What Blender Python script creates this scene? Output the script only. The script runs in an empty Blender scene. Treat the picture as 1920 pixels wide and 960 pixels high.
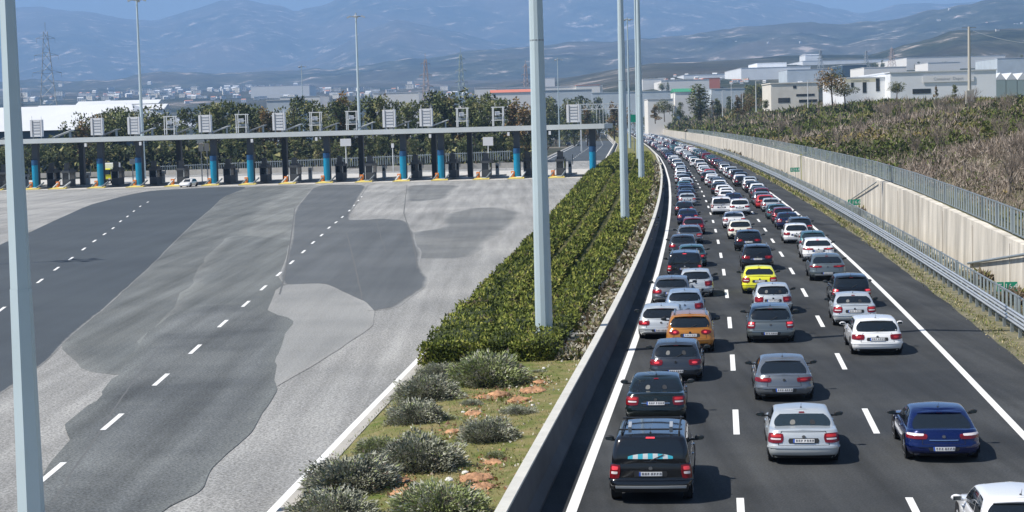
import bpy, math, random
import numpy as np
from mathutils import Vector, Matrix, noise as mnoise
random.seed(7); rng = np.random.default_rng(11)
SC = bpy.context.scene
COL = SC.collection
R = math.radians

# ------------------------------------------------------------------ camera
FPX, CH = 3400.0, 8.6
roll = math.atan(0.0271); pit = math.atan(249 * math.cos(roll) / FPX)
Fv = np.array([0, math.cos(pit), -math.sin(pit)]); R0 = np.array([1., 0, 0]); U0 = np.array([0, math.sin(pit), math.cos(pit)])
Rv = math.cos(roll) * R0 - math.sin(roll) * U0
Uv = math.sin(roll) * R0 + math.cos(roll) * U0
cd = bpy.data.cameras.new("camera"); cam = bpy.data.objects.new("camera", cd); COL.objects.link(cam)
cd.sensor_width = 36; cd.lens = 36 * FPX / 1920; cd.clip_start = 0.5; cd.clip_end = 60000
M = Matrix(((Rv[0], Uv[0], -Fv[0]), (Rv[1], Uv[1], -Fv[1]), (Rv[2], Uv[2], -Fv[2])))
cam.matrix_world = Matrix.Translation((0, 0, CH)) @ M.to_4x4()
SC.camera = cam

# ------------------------------------------------------------------ light
SUN_EL = 53.0
hx, hy = math.cos(R(17)), math.sin(R(17))          # the way shadows run over the ground
wd = bpy.data.worlds.new("World"); SC.world = wd; wd.use_nodes = True
nt = wd.node_tree; nt.nodes.clear()
sky = nt.nodes.new('ShaderNodeTexSky'); sky.sky_type = 'NISHITA'; sky.sun_disc = False
sky.sun_elevation = R(SUN_EL); sky.sun_rotation = math.atan2(-hx, -hy)
sky.altitude = 100; sky.air_density = 1.0; sky.dust_density = 0.8; sky.ozone_density = 1.5
bg = nt.nodes.new('ShaderNodeBackground'); bg.inputs[1].default_value = 0.05
wo = nt.nodes.new('ShaderNodeOutputWorld'); nt.links.new(sky.outputs[0], bg.inputs[0]); nt.links.new(bg.outputs[0], wo.inputs[0])
ld = bpy.data.lights.new("sun", 'SUN'); ld.energy = 5.0; ld.angle = R(0.53); ld.color = (1.0, 0.945, 0.87)
sun = bpy.data.objects.new("sun", ld); COL.objects.link(sun)
ce, se = math.cos(R(SUN_EL)), math.sin(R(SUN_EL))
sun.rotation_euler = Vector((hx * ce, hy * ce, -se)).to_track_quat('-Z', 'Y').to_euler()
SC.view_settings.view_transform = 'Standard'; SC.view_settings.look = 'None'
SC.view_settings.exposure = 0.58; SC.view_settings.gamma = 1.0
SC.cycles.max_bounces = 5; SC.cycles.volume_bounces = 1; SC.cycles.transparent_max_bounces = 16
SC.cycles.use_denoising = True

# ------------------------------------------------------------------ helpers
def at(u, v, z=0.0):
    d = Fv * FPX + Rv * (u - 960) + Uv * (480 - v); t = (z - CH) / d[2]
    return np.array([d[0] * t, d[1] * t, z])
def atY(u, v, Y):
    d = Fv * FPX + Rv * (u - 960) + Uv * (480 - v); t = Y / d[1]
    return np.array([d[0] * t, Y, CH + d[2] * t])
def vh(u): return 231 + (960 - u) * 0.0271

class MB:
    def __init__(s): s.v = []; s.f = []; s.m = []; s.sm = []
    def add(s, vs, fs, m=0, smooth=False):
        b = len(s.v); s.v.extend([tuple(map(float, p)) for p in vs])
        for q in fs: s.f.append(tuple(i + b for i in q)); s.m.append(m); s.sm.append(smooth)
    def box(s, c, d, m=0, rz=0, rx=0, ry=0):
        h = [x / 2 for x in d]
        rot = Matrix.Rotation(rz, 3, 'Z') @ Matrix.Rotation(ry, 3, 'Y') @ Matrix.Rotation(rx, 3, 'X')
        vs = [rot @ Vector((sx * h[0], sy * h[1], sz * h[2])) + Vector(c) for sx in (-1, 1) for sy in (-1, 1) for sz in (-1, 1)]
        s.add(vs, [(0, 1, 3, 2), (4, 6, 7, 5), (0, 4, 5, 1), (2, 3, 7, 6), (0, 2, 6, 4), (1, 5, 7, 3)], m)
    def tube(s, a, b, r0, r1=None, n=8, m=0, caps=True, smooth=True, ph=0):
        a = Vector(a); b = Vector(b); r1 = r0 if r1 is None else r1
        d = (b - a).normalized(); x = d.orthogonal().normalized(); y = d.cross(x)
        if abs(d.z) > .99: x = Vector((1, 0, 0)); y = Vector((0, 1, 0))
        vs = []
        for c, r in ((a, r0), (b, r1)):
            for i in range(n):
                t = 2 * math.pi * (i + ph) / n; vs.append(c + x * math.cos(t) * r + y * math.sin(t) * r)
        s.add(vs, [(i, (i + 1) % n, n + (i + 1) % n, n + i) for i in range(n)], m, smooth)
        if caps: s.add(vs, [tuple(range(n - 1, -1, -1)), tuple(range(n, 2 * n))], m)
    def grid(s, P, m=0, smooth=True, closed=False):
        """P: rows x cols x 3"""
        P = np.asarray(P); nr, nc = P.shape[:2]; b = len(s.v)
        s.v.extend(map(tuple, P.reshape(-1, 3).tolist()))
        for i in range(nr - 1):
            for j in range(nc if closed else nc - 1):
                k = (j + 1) % nc
                s.f.append((b + i * nc + j, b + i * nc + k, b + (i + 1) * nc + k, b + (i + 1) * nc + j)); s.m.append(m); s.sm.append(smooth)
    def poly(s, pts, m=0): s.add(pts, [tuple(range(len(pts)))], m)
    def mesh(s, name, mats):
        me = bpy.data.meshes.new(name); me.from_pydata(s.v, [], s.f)
        for q in mats: me.materials.append(q)
        me.polygons.foreach_set('material_index', s.m); me.polygons.foreach_set('use_smooth', s.sm)
        me.update(); return me
    def build(s, name, mats, parent=None, loc=None):
        if not isinstance(mats, (list, tuple)): mats = [mats]
        o = bpy.data.objects.new(name, s.mesh(name, mats)); COL.objects.link(o)
        if parent is not None: o.parent = parent
        if loc is not None: o.location = loc
        return o
def npmesh(name, V, tris, mats, midx=None, smooth=False, nper=3):
    """fast mesh: V (n,3), tris (m,nper)"""
    me = bpy.data.meshes.new(name); V = np.asarray(V, np.float32); T = np.asarray(tris, np.int32)
    me.vertices.add(len(V)); me.vertices.foreach_set('co', V.ravel())
    me.loops.add(T.size); me.loops.foreach_set('vertex_index', T.ravel())
    me.polygons.add(len(T)); me.polygons.foreach_set('loop_start', np.arange(0, T.size, nper, dtype=np.int32))
    me.polygons.foreach_set('loop_total', np.full(len(T), nper, np.int32))
    for q in mats: me.materials.append(q)
    if midx is not None: me.polygons.foreach_set('material_index', np.asarray(midx, np.int32))
    if smooth: me.polygons.foreach_set('use_smooth', np.ones(len(T), bool))
    me.update(); me.validate(); return me
def link(name, me, parent=None, loc=None):
    o = bpy.data.objects.new(name, me); COL.objects.link(o)
    if parent is not None: o.parent = parent
    if loc is not None: o.location = loc
    return o
def tag(o, label=None, cat=None, group=None, kind=None):
    if label: o['label'] = label
    if cat: o['category'] = cat
    if group: o['group'] = group
    if kind: o['kind'] = kind
    return o
def empty(name, loc=(0, 0, 0), rz=0.0):
    o = bpy.data.objects.new(name, None); COL.objects.link(o); o.location = loc; o.rotation_euler = (0, 0, rz); o.empty_display_size = .3
    return o
def copy_tree(o, parent=None):
    c = o.copy(); COL.objects.link(c)
    if parent is not None: c.parent = parent
    for ch in KIDS.get(o.name, []):
        copy_tree(ch, c)
    return c
KIDS = {}
def index_kids():
    KIDS.clear()
    for o in bpy.data.objects:
        if o.parent is not None: KIDS.setdefault(o.parent.name, []).append(o)

# materials
def mat(name, col, rough=.6, metal=0., spec=.5, coat=0., nscale=0, namt=0., bump=0., emis=None, es=0., col2=None, stretch=(1, 1, 1), detail=4, coord='Object', bscale=None, bdist=.02, haze=None):
    m = bpy.data.materials.new(name); m.use_nodes = True; t = m.node_tree; b = t.nodes['Principled BSDF']
    c = tuple(col) + (1,)
    b.inputs['Base Color'].default_value = c; b.inputs['Roughness'].default_value = rough; b.inputs['Metallic'].default_value = metal
    b.inputs['Specular IOR Level'].default_value = spec
    if coat: b.inputs['Coat Weight'].default_value = coat; b.inputs['Coat Roughness'].default_value = .06
    if emis: b.inputs['Emission Color'].default_value = tuple(emis) + (1,); b.inputs['Emission Strength'].default_value = es
    if nscale or bump:
        tc = t.nodes.new('ShaderNodeTexCoord'); mp = t.nodes.new('ShaderNodeMapping'); mp.inputs['Scale'].default_value = stretch
        t.links.new(tc.outputs[coord], mp.inputs[0])
        n = t.nodes.new('ShaderNodeTexNoise'); n.inputs['Scale'].default_value = nscale or bscale; n.inputs['Detail'].default_value = detail
        n.inputs['Roughness'].default_value = .62
        t.links.new(mp.outputs[0], n.inputs['Vector'])
        if nscale:
            r = t.nodes.new('ShaderNodeValToRGB'); c2 = tuple(col2) if col2 else tuple(x * (1 - namt) for x in col)
            r.color_ramp.elements[0].position = .32; r.color_ramp.elements[1].position = .68
            r.color_ramp.elements[0].color = c2 + (1,)
            r.color_ramp.elements[1].color = (tuple(col) if col2 else tuple(min(1, x * (1 + namt)) for x in col)) + (1,)
            t.links.new(n.outputs[0], r.inputs[0]); t.links.new(r.outputs[0], b.inputs['Base Color'])
        if bump:
            nb = n
            if bscale:
                nb = t.nodes.new('ShaderNodeTexNoise'); nb.inputs['Scale'].default_value = bscale; nb.inputs['Detail'].default_value = 3
                t.links.new(mp.outputs[0], nb.inputs['Vector'])
            bp = t.nodes.new('ShaderNodeBump'); bp.inputs['Strength'].default_value = bump; bp.inputs['Distance'].default_value = bdist
            t.links.new(nb.outputs[0], bp.inputs['Height']); t.links.new(bp.outputs[0], b.inputs['Normal'])
    return m
ASP = {}
def asphalt(name, base, dark, fine=9.0, large=.12, streak=.4, speck=.35, tint=(1, 1, 1)):
    """asphalt: aggregate speckle x large stains x wheel-track streaks along the road"""
    m = bpy.data.materials.new(name); m.use_nodes = True; t = m.node_tree; b = t.nodes['Principled BSDF']
    b.inputs['Roughness'].default_value = .88; b.inputs['Specular IOR Level'].default_value = .25
    tc = t.nodes.new('ShaderNodeTexCoord')
    def nz(scale, st=(1, 1, 1), det=3, rough=.6):
        mp = t.nodes.new('ShaderNodeMapping'); mp.inputs['Scale'].default_value = st
        mp.inputs['Rotation'].default_value = (0, 0, 0)
        t.links.new(tc.outputs['Object'], mp.inputs[0])
        n = t.nodes.new('ShaderNodeTexNoise'); n.inputs['Scale'].default_value = scale; n.inputs['Detail'].default_value = det; n.inputs['Roughness'].default_value = rough
        t.links.new(mp.outputs[0], n.inputs['Vector']); return n.outputs[0]
    def ramp(src, a, bb, lo, hi):
        r = t.nodes.new('ShaderNodeMapRange'); r.inputs[1].default_value = a; r.inputs[2].default_value = bb; r.inputs[3].default_value = lo; r.inputs[4].default_value = hi
        t.links.new(src, r.inputs[0]); return r.outputs[0]
    mix = t.nodes.new('ShaderNodeMix'); mix.data_type = 'RGBA'; mix.name = 'tone'; ASP[name] = (tuple(base) + (1,), tuple(dark) + (1,))
    mix.inputs['A'].default_value = tuple(dark) + (1,); mix.inputs['B'].default_value = tuple(base) + (1,)
    t.links.new(ramp(nz(large, det=5), .35, .62, 0, 1), mix.inputs['Factor'])
    def mul(a, bb):
        q = t.nodes.new('ShaderNodeMath'); q.operation = 'MULTIPLY'; t.links.new(a, q.inputs[0]); t.links.new(bb, q.inputs[1]); return q.outputs[0]
    f = ramp(nz(fine, det=2, rough=.8), .3, .7, 1 - speck, 1 + speck)
    s = ramp(nz(.9, (1, .035, 1), 3), .3, .7, 1 - streak * .5, 1 + streak * .5)
    g = mul(f, s)
    vm = t.nodes.new('ShaderNodeVectorMath'); vm.operation = 'SCALE'
    t.links.new(mix.outputs['Result'], vm.inputs[0]); t.links.new(g, vm.inputs['Scale']); t.links.new(vm.outputs[0], b.inputs['Base Color'])
    bp = t.nodes.new('ShaderNodeBump'); bp.inputs['Strength'].default_value = .08; bp.inputs['Distance'].default_value = .004
    t.links.new(f, bp.inputs['Height']); t.links.new(bp.outputs[0], b.inputs['Normal'])
    return m

# ------------------------------------------------------------------ road geometry
_Y = np.array([-60, 0, 40, 55, 69, 99, 135, 165, 200, 250, 327, 410, 500, 577, 700, 900, 1200, 1800.])
_b = np.where(_Y < 500, -3.25 + .1147 * _Y - 6.1e-5 * _Y ** 2, 38.85 + .0537 * (_Y - 500))
_r = np.array([-.1, -.1, -.05, .08, .22, .38, .44, .44, .4, .35, .3, .5, .8, 1.1, 1.4, 1.6, 2, 2.5])
_yy = np.arange(-60, 1800.5, 2.0); _xx = np.interp(_yy, _Y, _b + _r)
_k = np.exp(-np.linspace(-2, 2, 31) ** 2); _k /= _k.sum()
_xs = np.convolve(np.pad(_xx, 15, mode='reflect', reflect_type='odd'), _k, 'valid')
def XL(Y): return float(np.interp(Y, _yy, _xs))
def dXL(Y): return (XL(Y + 4) - XL(Y - 4)) / 8
def fall(off):
    return -.25 * min(1, max(0, (off - 11.5) / 3.0))
def RP(Y, off, z=0.0):
    d = dXL(Y); n = math.hypot(1, d)
    return (XL(Y) + off / n, Y - off * d / n, z)
def RN(Y, off, z=0.0):           # with the crossfall of the verge
    x, y, _ = RP(Y, off); return (x, y, z + fall(off))
_MY = [-60, 40, 52, 72, 134, 268, 397, 650, 912, 1400, 1800]
_MX = [-12.5, -5.7, -4.8, -3.2, 1.5, 11.0, 21.9, 38.5, 50.5, 74, 96]
def ML(Y): return float(np.interp(Y, _MY, _MX))
def ysteps(a, b, k=.03, mn=1.5):
    out = [a]; y = a
    while y < b:
        y += max(mn, abs(y) * k); out.append(min(y, b))
    return out

M_road = asphalt('highway_asphalt', (.058, .061, .062), (.030, .033, .036), fine=18, large=.13, streak=.75, speck=.35)
M_plaza = asphalt('worn_plaza_asphalt', (.325, .322, .308), (.235, .237, .23), fine=13, large=.05, streak=.45, speck=.6)
M_pA = asphalt('fresh_dark_asphalt', (.072, .086, .098), (.060, .072, .084), fine=12, large=.06, streak=.15, speck=.16)
M_pB = asphalt('aged_asphalt_patch', (.150, .160, .156), (.115, .125, .125), fine=13, large=.1, streak=.55, speck=.5)
M_pC = asphalt('grey_asphalt_band', (.21, .22, .21), (.15, .158, .155), fine=13, large=.1, streak=.55, speck=.45)
M_pD = asphalt('mid_grey_asphalt_patch', (.122, .132, .138), (.098, .108, .115), fine=13, large=.08, streak=.25, speck=.25)
M_pE = asphalt('dark_worn_asphalt_patch', (.145, .155, .155), (.085, .093, .097), fine=13, large=.12, streak=.5, speck=.6)
M_pS = asphalt('washed_grey_patch', (.195, .20, .195), (.14, .147, .148), fine=13, large=.12, streak=.3, speck=.4)
M_pH = asphalt('pale_grey_asphalt_patch', (.29, .292, .282), (.225, .23, .225), fine=13, large=.08, streak=.2, speck=.32)
M_crack = mat('sealed_crack', (.115, .12, .12), .9)
M_apron = mat('pale_concrete_paving', (.52, .50, .46), .85, nscale=.6, namt=.12)
M_white = mat('white_road_paint', (.78, .78, .76), .7, nscale=3.0, namt=.08, detail=6)
M_yellow = mat('yellow_road_paint', (.72, .58, .16), .7, nscale=2, namt=.12)
M_conc = mat('weathered_concrete', (.42, .40, .36), .85, nscale=.8, namt=.16, bump=.2, bdist=.03, detail=6)
M_barr_lit = mat('barrier_concrete_sunlit', (.56, .55, .50), .85, nscale=1.5, namt=.1)  # same concrete, painted paler for the sunlit barrier top
M_barr_shade = mat('barrier_concrete_shaded', (.085, .087, .09), .85, nscale=.7, namt=.2, detail=6, stretch=(1, 1, 1.5))  # darkened so the colour carries the shade on the traffic side
M_wall = mat('cream_retaining_wall_concrete', (.56, .52, .45), .88, nscale=.55, namt=.36, detail=8, stretch=(1, 1, .25), bump=.2, bscale=2.5, bdist=.03)
M_steel = mat('galvanised_steel', (.55, .58, .60), .42, metal=.55, nscale=1.2, namt=.08)
M_steeld = mat('dull_galvanised_steel', (.30, .34, .36), .5, metal=.4, nscale=1.5, namt=.12)
M_mast = mat('pale_galvanised_mast', (.50, .60, .63), .5, metal=.15, nscale=.35, namt=.05)
M_soil = mat('soil_with_shadow_streaks', (.42, .36, .25), .95, stretch=(.5, 1.6, 1), nscale=.9, col2=(.11, .105, .045), bump=.6, bscale=3, bdist=.08, detail=7)  # dark crosswise streaks in the soil colour stand for shadows across the strip
M_turf = mat('median_moss_and_grass', (.25, .20, .09), .95, nscale=1.5, col2=(.085, .125, .012), bump=.6, bscale=6, bdist=.06, detail=9)
M_dryverge = mat('dry_verge', (.24, .21, .14), .95, nscale=1.3, col2=(.085, .09, .035), bump=.5, bscale=3, bdist=.05, detail=8)
M_gravel = mat('gully_gravel', (.42, .36, .27), .95, nscale=1.1, namt=.3, detail=8)
M_dark = mat('black_plastic', (.012, .012, .013), .5)
M_black = mat('matt_black', (.008, .008, .008), .9)
def leaf(name, c, t=.25):
    m = mat(name, c, .75, spec=.25); return m

# ------------------------------------------------------------------ terrain with mountains
def hsh(ix, iy, s):
    n = (ix.astype(np.int64) * 374761393 + iy.astype(np.int64) * 668265263 + s * 974711) & 0xffffffff
    n = ((n ^ (n >> 13)) * 1274126177) & 0xffffffff
    return ((n ^ (n >> 16)) & 0xffff) / 65535.0
def vnoise(x, y, s=0):
    ix = np.floor(x); iy = np.floor(y); fx = x - ix; fy = y - iy
    fx = fx * fx * (3 - 2 * fx); fy = fy * fy * (3 - 2 * fy)
    a = hsh(ix, iy, s); b = hsh(ix + 1, iy, s); c = hsh(ix, iy + 1, s); d = hsh(ix + 1, iy + 1, s)
    return (a * (1 - fx) + b * fx) * (1 - fy) + (c * (1 - fx) + d * fx) * fy
def fbm(x, y, o=5, s=0):
    r = 0; a = 1; t = 0
    for i in range(o):
        r = r + a * vnoise(x * 2 ** i, y * 2 ** i, s + i); t += a; a *= .5
    return r / t
RIDGES = [  # distance, width factor, list of (u, v) crest pixels
    (17000, .45, [(-900, 60), (-300, 30), (0, 20), (100, 14), (200, 27), (300, 43), (380, 22), (430, 5), (480, 3), (540, 11), (570, 19), (620, 8), (680, -14), (800, -30), (1000, -45), (1250, -40), (1400, -20), (1500, 0), (1560, 12), (1620, 24), (1700, 12), (1800, 5), (2200, 0), (2800, 20)]),
    (12500, .40, [(-900, 150), (200, 150), (480, 128), (600, 112), (690, 60), (760, 39), (850, 52), (950, 78), (1050, 98), (1200, 100), (1500, 80), (2000, 60), (2800, 50)]),
    (8000, .5, [(-900, 165), (0, 152), (250, 146), (350, 137), (480, 135), (600, 128), (700, 122), (800, 111), (900, 97), (960, 90), (1040, 84), (1150, 82), (1240, 70), (1400, 56), (1500, 47), (1600, 48), (1700, 36), (1800, 10), (1900, -4), (2300, -10), (2800, 0)]),
    (3600, .42, [(-900, 215), (600, 205), (1000, 185), (1300, 165), (1500, 143), (1600, 118), (1680, 92), (1740, 70), (1790, 57), (1850, 53), (1950, 50), (2400, 40), (2800, 40)]),
]
def terrain_z(X, Y):
    X = np.asarray(X, float); Y = np.asarray(Y, float)
    D = np.maximum(Y, 1.0); u = 960 + FPX * X / D
    side = np.clip((X / D - .05) / .2, 0, 1)
    z = np.maximum(0, (D - (1700 - 880 * side))) * (.0345 + .002 * side) - .06
    z = np.minimum(z, 165 + (D - 6300).clip(0) * .006)
    s2 = np.clip((X / D + .03) / .11, 0, 1); zs = np.interp(D, [0, 1500, 1640, 1900, 2100, 2800, 3600, 9000], [0, -.06, 30, 40, 50, 84, 122, 190]) - .06
    z = z * (1 - s2) + np.maximum(zs, z * s2) * s2
    for i, (Dk, w, pr) in enumerate(RIDGES):
        us, vs = zip(*pr); v = np.interp(u, us, vs)
        v = v + (fbm(u / 60 + i * 9, u * 0 + i, 4, i * 7) - .5) * 12
        H = CH + (231 + (960 - u) * .0271 - v) / FPX * Dk
        q = D / Dk
        b = np.where(q < 1, np.clip((q - (1 - w)) / w, 0, 1), np.clip(1 - (q - 1) / .35, 0, 1))
        b = b * b * (3 - 2 * b) * .45 + b * .55
        rr = 1 - np.abs(fbm(X / (Dk * .085), D / (Dk * .085), 5, 30 + i) * 2 - 1) * 1.0
        hz = H * b * (1 - .75 * (1 - rr) * (1 - b) ** .7 * np.minimum(1, b * 4)) 
        z = np.maximum(z, hz)
    z = z + (fbm(X / 300, D / 300, 4, 80) - .5) * np.clip((D - 1500) / 4000, 0, 1) * 34
    return z
def build_terrain():
    nu = 420; us = np.linspace(-900, 2800, nu); Ds = np.concatenate([np.linspace(-80, 700, 14), np.geomspace(780, 24000, 230)])
    X = (us[None, :] - 960) / FPX * np.maximum(Ds[:, None], 300); Y = np.repeat(Ds[:, None], nu, 1)
    Z = terrain_z(X, Y); Z[Ds < 760] = -.45
    idx = np.arange(len(Ds) * nu).reshape(len(Ds), nu)
    T = np.stack([idx[:-1, :-1], idx[:-1, 1:], idx[1:, 1:], idx[1:, :-1]], -1).reshape(-1, 4)
    m = bpy.data.materials.new('scrub_hillside'); m.use_nodes = True; t = m.node_tree; b = t.nodes['Principled BSDF']; b.inputs['Roughness'].default_value = .95
    b.inputs['Specular IOR Level'].default_value = .1
    tc = t.nodes.new('ShaderNodeTexCoord')
    n1 = t.nodes.new('ShaderNodeTexNoise'); n1.inputs['Scale'].default_value = .006; n1.inputs['Detail'].default_value = 8; n1.inputs['Roughness'].default_value = .72
    n2 = t.nodes.new('ShaderNodeTexNoise'); n2.inputs['Scale'].default_value = .0011; n2.inputs['Detail'].default_value = 6
    r1 = t.nodes.new('ShaderNodeValToRGB'); e = r1.color_ramp.elements
    e[0].position = .40; e[0].color = (.012, .018, .012, 1); e[1].position = .65; e[1].color = (.50, .43, .38, 1)
    q = e.new(.50); q.color = (.035, .045, .028, 1); q = e.new(.575); q.color = (.08, .08, .06, 1)
    r2 = t.nodes.new('ShaderNodeValToRGB'); r2.color_ramp.elements[0].position = .42; r2.color_ramp.elements[1].position = .66
    mx = t.nodes.new('ShaderNodeMix'); mx.data_type = 'RGBA'; mx.inputs['B'].default_value = (.12, .10, .085, 1)
    for n in (n1, n2): t.links.new(tc.outputs['Object'], n.inputs['Vector'])
    t.links.new(n1.outputs[0], r1.inputs[0]); t.links.new(n2.outputs[0], r2.inputs[0])
    t.links.new(r1.outputs[0], mx.inputs['A']); ml = t.nodes.new('ShaderNodeMath'); ml.operation = 'MULTIPLY'; ml.inputs[1].default_value = .6
    t.links.new(r2.outputs[0], ml.inputs[0]); t.links.new(ml.outputs[0], mx.inputs['Factor']); t.links.new(mx.outputs['Result'], b.inputs['Base Color'])
    me = npmesh('terrain', np.stack([X, Y, Z], -1).reshape(-1, 3), T, [m], smooth=True, nper=4)
    tag(link('terrain', me), kind='structure')
build_terrain()

# haze: the air between here and the mountains
def build_haze():
    mb = MB(); mb.box((0, 9500, 1300), (30000, 29600, 2700))
    m = bpy.data.materials.new('haze_air'); m.use_nodes = True; t = m.node_tree; t.nodes.clear()
    v = t.nodes.new('ShaderNodeVolumePrincipled'); o = t.nodes.new('ShaderNodeOutputMaterial')
    v.inputs['Color'].default_value = (.36, .60, 1.0, 1); v.inputs['Density'].default_value = 1.0e-4; v.inputs['Anisotropy'].default_value = .0
    v.inputs['Absorption Color'].default_value = (.0, .0, .0, 1)
    t.links.new(v.outputs[0], o.inputs['Volume'])
    h = mb.build('haze', m); tag(h, kind='stuff')
build_haze()

# ------------------------------------------------------------------ highway, plaza, markings
def strip(name, ys, o0, o1, z, m, fn=RP, kind='structure', n=1, jit=0):
    mb = MB(); P = []
    for y in ys:
        j = (random.uniform(-jit, jit) if jit else 0)
        P.append([fn(y, o0 + (o1 + j - o0) * k / n, z) for k in range(n + 1)])
    mb.grid(P); o = mb.build(name, m); tag(o, kind=kind); return o
YS = ysteps(-60, 1780, .02, 2)
mb = MB(); P = []
for y in YS:
    P.append([RN(y, o, -.004) for o in (-.9, 0, 5, 11.5, 12.5, 14.0)])
mb.grid(P); tag(mb.build('highway_road', M_road), kind='structure')
mb = MB(); mb.grid([[RN(y, 13.75 + .22 * mnoise.noise((y * .22, 0, 5)), -.004), RN(y, 14.2, .02), RN(y, 15.2, .0), RN(y, 16.0, -.05), RN(y, 17.3, -.05)] for y in ysteps(-60, 1780, .012, .7)])
tag(mb.build('verge', M_dryverge), kind='structure')
# toll plaza surface and the carriageway beyond it
mb = MB(); P = []
for y in YS:
    xr = ML(y) + .05
    wl = 150 if y < 330 else max(16.5, 150 - (y - 330) * 1.6)
    P.append([(xr - wl + wl * k / 6, y, -.012) for k in range(7)])
mb.grid(P); tag(mb.build('toll_plaza_pavement', M_plaza), kind='structure')
mb = MB(); mb.grid([[(ML(y) - 15.5, y, -.004), (ML(y) - .8, y, -.004)] for y in ysteps(395, 1750, .02, 3)])
tag(mb.build('opposite_carriageway', M_pA), kind='structure')
# painted lines
mk = MB()
def line(off, w, y0, y1, fn=RN, z=.006, k=.015):
    mk.grid([[fn(y, off - w / 2, z), fn(y, off + w / 2, z)] for y in ysteps(y0, y1, k, 1.5)])
line(0, .24, 20, 1500); line(11.25, .22, 20, 1500)
for k in range(-3, 70):
    y0 = 49.2 + 12.45 * k
    for off in (3.72, 7.47):
        if y0 < 20: continue
        w = .085 if y0 < 300 else .11
        mk.add([RP(y0, off - w, .006), RP(y0, off + w, .006), RP(y0 + 4.2, off + w, .006), RP(y0 + 4.2, off - w, .006)], [(0, 1, 2, 3)])
def dash(a, b, w=.15, z=.012):
    a = Vector(a); b = Vector(b); d = (b - a).normalized(); n = Vector((-d.y, d.x, 0)) * w / 2
    mk.add([a - n + Vector((0, 0, z)), a + n + Vector((0, 0, z)), b + n + Vector((0, 0, z)), b - n + Vector((0, 0, z))], [(3, 2, 1, 0)])
dl = [(95, 888), (211, 791), (302, 712), (366, 655), (418, 607), (461, 570), (494, 540), (523, 514), (547, 492), (569, 472), (587, 455), (603, 441), (617, 427), (630, 417), (642, 407), (655, 395), (664, 385), (672, 376), (678, 369)]
dd = [(-110, 665), (-50, 620), (2, 581), (75, 527), (106, 504), (133, 485), (157, 467), (177, 452), (196, 439), (212, 428), (226, 415), (239, 406), (251, 396), (263, 387), (277, 379)]
for L in (dl, dd):
    W_ = [Vector(at(*q)) for q in L]
    for i, p in enumerate(W_):
        d = (W_[min(i + 1, len(W_) - 1)] - W_[max(i - 1, 0)]).normalized()
        dash(p - d * 1.5, p + d * 1.5, .17)
for off, w in ((-1.2, .2), (-14.6, .2)):
    mk.grid([[(ML(y) + off, y, .004), (ML(y) + off + w, y, .004)] for y in ysteps(420, 1500, .02, 3)])
for k in range(60):
    y = 420 + k * 15
    for o in (-5.0, -8.8):
        mk.add([(ML(y) + o, y, .004), (ML(y) + o + .2, y, .004), (ML(y + 5) + o + .2, y + 5, .004), (ML(y + 5) + o, y + 5, .004)], [(0, 1, 2, 3)])
tag(mk.build('road_markings', M_white), kind='structure')
# white line and concrete kerb along the plaza edge of the median
kb = MB()
kb.grid([[(ML(y) - .02, y, .006), (ML(y) + .24, y, .006)] for y in ysteps(20, 285, .015, 2)])
tag(kb.build('plaza_edge_line', M_white), kind='structure')
kb = MB()
kb.grid([[(ML(y) + .27, y, -.02), (ML(y) + .30, y, .12), (ML(y) + .62, y, .13), (ML(y) + .63, y, -.05)] for y in ysteps(-40, 1500, .015, 2)], smooth=False)
tag(kb.build('median_kerb', M_conc), kind='structure')

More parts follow.
